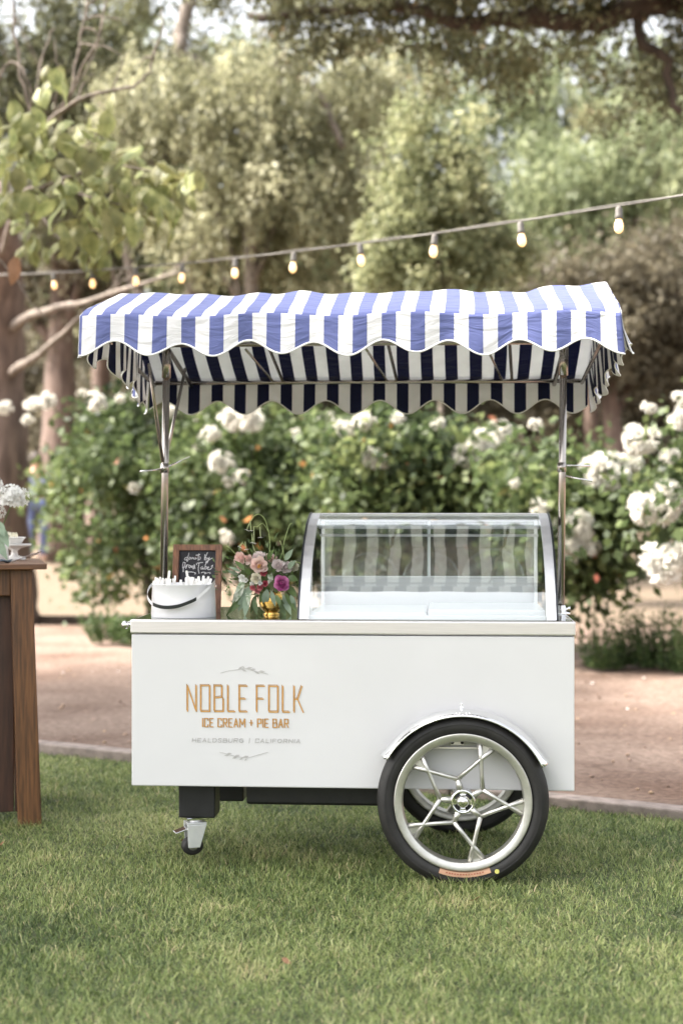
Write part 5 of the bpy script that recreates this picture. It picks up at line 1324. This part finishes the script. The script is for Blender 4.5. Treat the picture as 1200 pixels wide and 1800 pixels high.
E = [(tuple(W(a, b, Y)), rx, 1.0, rz) for a, b, Y, rx, rz in ((1150, -60, 16, 1.6, .75), (950, -50, 16, 1.5, .62), (780, -60, 16, 1.4, .55), (600, -40, 16.5, 1.3, .60), (430, -50, 17, 1.3, .65), (1030, 20, 16.5, .8, .30), (860, 15, 16.5, .7, .28), (640, 20, 16.5, .8, .35), (560, 60, 17, .6, .35), (1190, 90, 16.5, .35, .35), (1000, 90, 17, .35, .3), (900, 110, 17.2, .55, .42), (1080, 150, 17.4, .55, .5), (790, 90, 17.4, .5, .35), (1160, 210, 17.5, .4, .6))]
make_crown(t, lo, E, 34000, 360, .13, (.085, .045), M['f_dark'], 110, .6, tone0=.5, extra=.03)
# unseen tree added outside the frame only to keep the sun off the cart
sb = (-8.2, 5.6, 0.0); t = empty('added_shade_tree', sb); tag(t, 'big unseen tree added beyond the left frame edge to shade the cart', 'tree')
limb(t, sb, [(-8.2, 5.6, -.1), (-8.1, 5.6, 1.6), (-7.9, 5.5, 3.4), (-7.6, 5.4, 6.5)], .38, .2, M['bark_dark'], 'trunk', 12, .03, 19)
for i in range(7):
    an = i*.9; limb(t, sb, [(-7.9, 5.5, 3.6 + .3*i), (-7.7 + math.cos(an)*1.6, 5.5 + math.sin(an)*1.8, 5.6 + .25*i), (-7.5 + math.cos(an)*2.8, 5.5 + math.sin(an)*3.6, 7 + .2*i)], .12, .03, M['bark_dark'], 'branch', 7, .03, 30 + i)
make_crown(t, sb, [((-7.4, 5.6, 7.6), 3.0, 4.6, 2.4), ((-7.0, 3.0, 7.2), 2.4, 2.6, 1.9), ((-7.2, 8.6, 7.2), 2.4, 2.6, 2.0)], 26000, 200, .45, (.26, .15), M['f_mid'], 190, .5, shell=.6)
# far belt of trees
rr = random.Random(5)
belt = [(-140, 330, 46), (60, 370, 44), (230, 340, 48), (400, 350, 46), (560, 300, 45), (700, 330, 47), (830, 340, 43), (960, 330, 46), (1090, 320, 48), (1210, 300, 44), (1370, 240, 46)]
look = ['rounded', 'ragged', 'broad', 'narrow', 'bushy', 'open', 'low', 'stooping', 'tall', 'loose', 'leaning']
where = ['beyond the left frame edge', 'behind the broadleaf tree', 'behind the gnarled oak', 'behind the pepper tree', 'behind the bay tree', 'left of the pale poplar top', 'just right of the pale poplar top', 'below the brightest sky gap', 'behind the willow', 'behind the last light bulb', 'beyond the right frame edge']
for k, (px, top, Y) in enumerate(belt):
    zt2 = W(px, top, Y).z; ptx = lambda z: 900 - (z - CAM_H)/Y*F
    mid = (zt2 + 1.5)/2; rz = (zt2 - 1.0)/2
    simple_tree('distant_tree', 'far %s tree crown %s' % (look[k], where[k]), px, Y, [(px, ptx(mid - .5), 0, 2.4, 1.5, rz*.9), (px + 30, ptx(mid + rz*.45), .3, 1.7, 1.2, rz*.55), (px - 45, ptx(mid - rz*.3), -.3, 2.2, 1.2, rz*.7)],
                15000, 120, .42, (.30, .14), ['f_mid', 'f_olive', 'f_dark'][k % 3], 130 + k, 'bark_dark', .22, droop=.5, group='far trees against the sky', branches=4, tone0=.5)
# understorey shrubs behind the roses
und = [(-40, 30, 1.5, 2.2), (150, 29, 1.6, 1.8), (330, 30, 1.8, 2.2), (520, 29, 1.8, 2.0), (720, 30, 1.9, 2.3), (900, 28, 1.7, 2.0), (1060, 29, 1.6, 2.3), (1230, 28, 1.6, 2.3)]
uw = ['behind the reddish trunk', 'below the awning corner', 'behind the left awning post', 'behind the chalkboard', 'behind the middle of the awning', 'behind the glass case', 'behind the right awning post', 'at the right frame edge']
for k, (px, Y, rx, h) in enumerate(und):
    x = (px - 600)/F*Y; bz = terrain_z(x, Y); base = (x, Y, bz); b = empty('understorey_shrub', base); tag(b, 'dark brownish shrub ' + uw[k] + ', deep in shade', 'shrub', 'shrubs under the trees')
    for i in range(4): an = i*1.6 + k; limb(b, base, [(x, Y, bz - .05), (x + math.cos(an)*.4, Y + math.sin(an)*.3, bz + h*.6), (x + math.cos(an)*rx*.6, Y + math.sin(an)*.6, bz + h*1.3)], .06, .02, M['bark_dark'], 'stem', 6, .02, i)
    make_crown(b, base, [((x, Y, bz + h*.95), rx, 1.1, h*.85), ((x + .5, Y + .3, bz + h*1.5), rx*.7, .9, h*.6)], 11000, 90, .3, (.17, .07), M['f_brown'] if k in (0, 1, 5, 6, 7) else M['f_dark'], 160 + k, .4, tone0=.45)

# ------------------------------------------------------------------ person far behind, left
def skin_figure(name, pts, edges, radii, m, parent, root=0, sub=2):
    me = bpy.data.meshes.new(name); me.from_pydata(pts, edges, []); me.update(); me.materials.append(m)
    o = link(name, me, parent); o.modifiers.new('skin', 'SKIN')
    for i, r_ in enumerate(radii): me.skin_vertices[0].data[i].radius = r_ if isinstance(r_, tuple) else (r_, r_)
    me.skin_vertices[0].data[root].use_root = True
    s = o.modifiers.new('sub', 'SUBSURF'); s.levels = sub; s.render_levels = sub
    me.polygons.foreach_set('use_smooth', [True]*len(me.polygons)); return o
M['skin'] = mat('skin', (.42, .25, .17), .5, var=.06, vscale=20)
M['shirt'] = mat('shirt', (.33, .38, .55), .85, var=.12, vscale=6, bump=.2, bscale=20)
M['jeans'] = mat('jeans', (.12, .15, .28), .85, var=.15, vscale=10)
M['hair'] = mat('hair', (.035, .022, .014), .6, var=.3, vscale=40)
PYY = 24.5; pxx = W(64, 900, PYY).x; pz = terrain_z(pxx, PYY) + .05
person = empty('person', (pxx, PYY, pz), math.radians(25)); tag(person, 'distant person in pale blue shirt and jeans standing between the trunk and roses', 'person')
bp_ = [(0,0,.98),(0,.01,1.18),(0,.01,1.40),(0,0,1.52),(0,-.02,1.66), (-.10,0,.93),(-.11,-.02,.50),(-.11,.02,.09),(-.115,-.10,.04), (.10,0,.93),(.12,-.05,.50),(.12,.02,.09),(.125,-.10,.04),
       (-.19,.01,1.41),(-.25,.03,1.14),(-.23,-.07,.92),(-.23,-.10,.82), (.19,.01,1.41),(.25,.03,1.14),(.22,-.12,.95),(.20,-.18,.88)]
be_ = [(0,1),(1,2),(2,3),(3,4),(0,5),(5,6),(6,7),(7,8),(0,9),(9,10),(10,11),(11,12),(2,13),(13,14),(14,15),(15,16),(2,17),(17,18),(18,19),(19,20)]
br_ = [(.135,.10),(.125,.09),(.13,.095),.055,(.085,.105),.085,.06,.042,.038,.085,.06,.042,.038,.058,.044,.032,.03,.058,.044,.032,.03]
skin_figure('body', bp_, be_, br_, M['skin'], person)
sh_i = [0,1,2,13,14,17,18]; mp_ = {v: i for i, v in enumerate(sh_i)}
skin_figure('shirt', [bp_[i] for i in sh_i] + [(-.245, -.02, 1.02), (.235, -.05, 1.03)], [(mp_[a], mp_[b]) for a, b in be_ if a in mp_ and b in mp_] + [(4, 7), (6, 8)], [(.155,.12),(.145,.11),(.145,.11),.072,.058,.072,.058,.05,.05], M['shirt'], person)
tr_i = [0,5,6,7,9,10,11]; mp_ = {v: i for i, v in enumerate(tr_i)}
skin_figure('trousers', [bp_[i] for i in tr_i], [(mp_[a], mp_[b]) for a, b in be_ if a in mp_ and b in mp_], [(.148,.115),.10,.075,.062,.10,.075,.062], M['jeans'], person)
MB().lathe([(0, .155), (.05, .145), (.088, .11), (.102, .06), (.098, .0), (.08, -.03)], 20, Matrix.Translation((0, .005, 1.635)), sy=1.1).build('hair', M['hair'], person, smooth=True)

# ------------------------------------------------------------------ fallen leaves on the lawn
fm = None
for k, (px, py, s_, lab) in enumerate(((323, 1490, .03, 'small orange fallen leaf on the grass below the swivel foot'), (842, 1593, .028, 'small brown fallen leaf on the grass in front of the wheel'), (6, 1494, .03, 'dark curled leaf on the grass at the left frame edge'), (497, 1704, .022, 'tan fallen leaf lying deep in the foreground grass'))):
    Y = CAM_H*F/(py - 900); o = link('fallen_leaf', blm[k % 3].copy()); o.data.materials.clear(); o.data.materials.append(M['deadleaf'])
    o.location = ((px - 600)/F*Y, Y, .030); o.scale = (s_, s_, s_*1.3); o.rotation_euler = (1.35, .2*k, k*1.3); tag(o, lab, 'leaf')
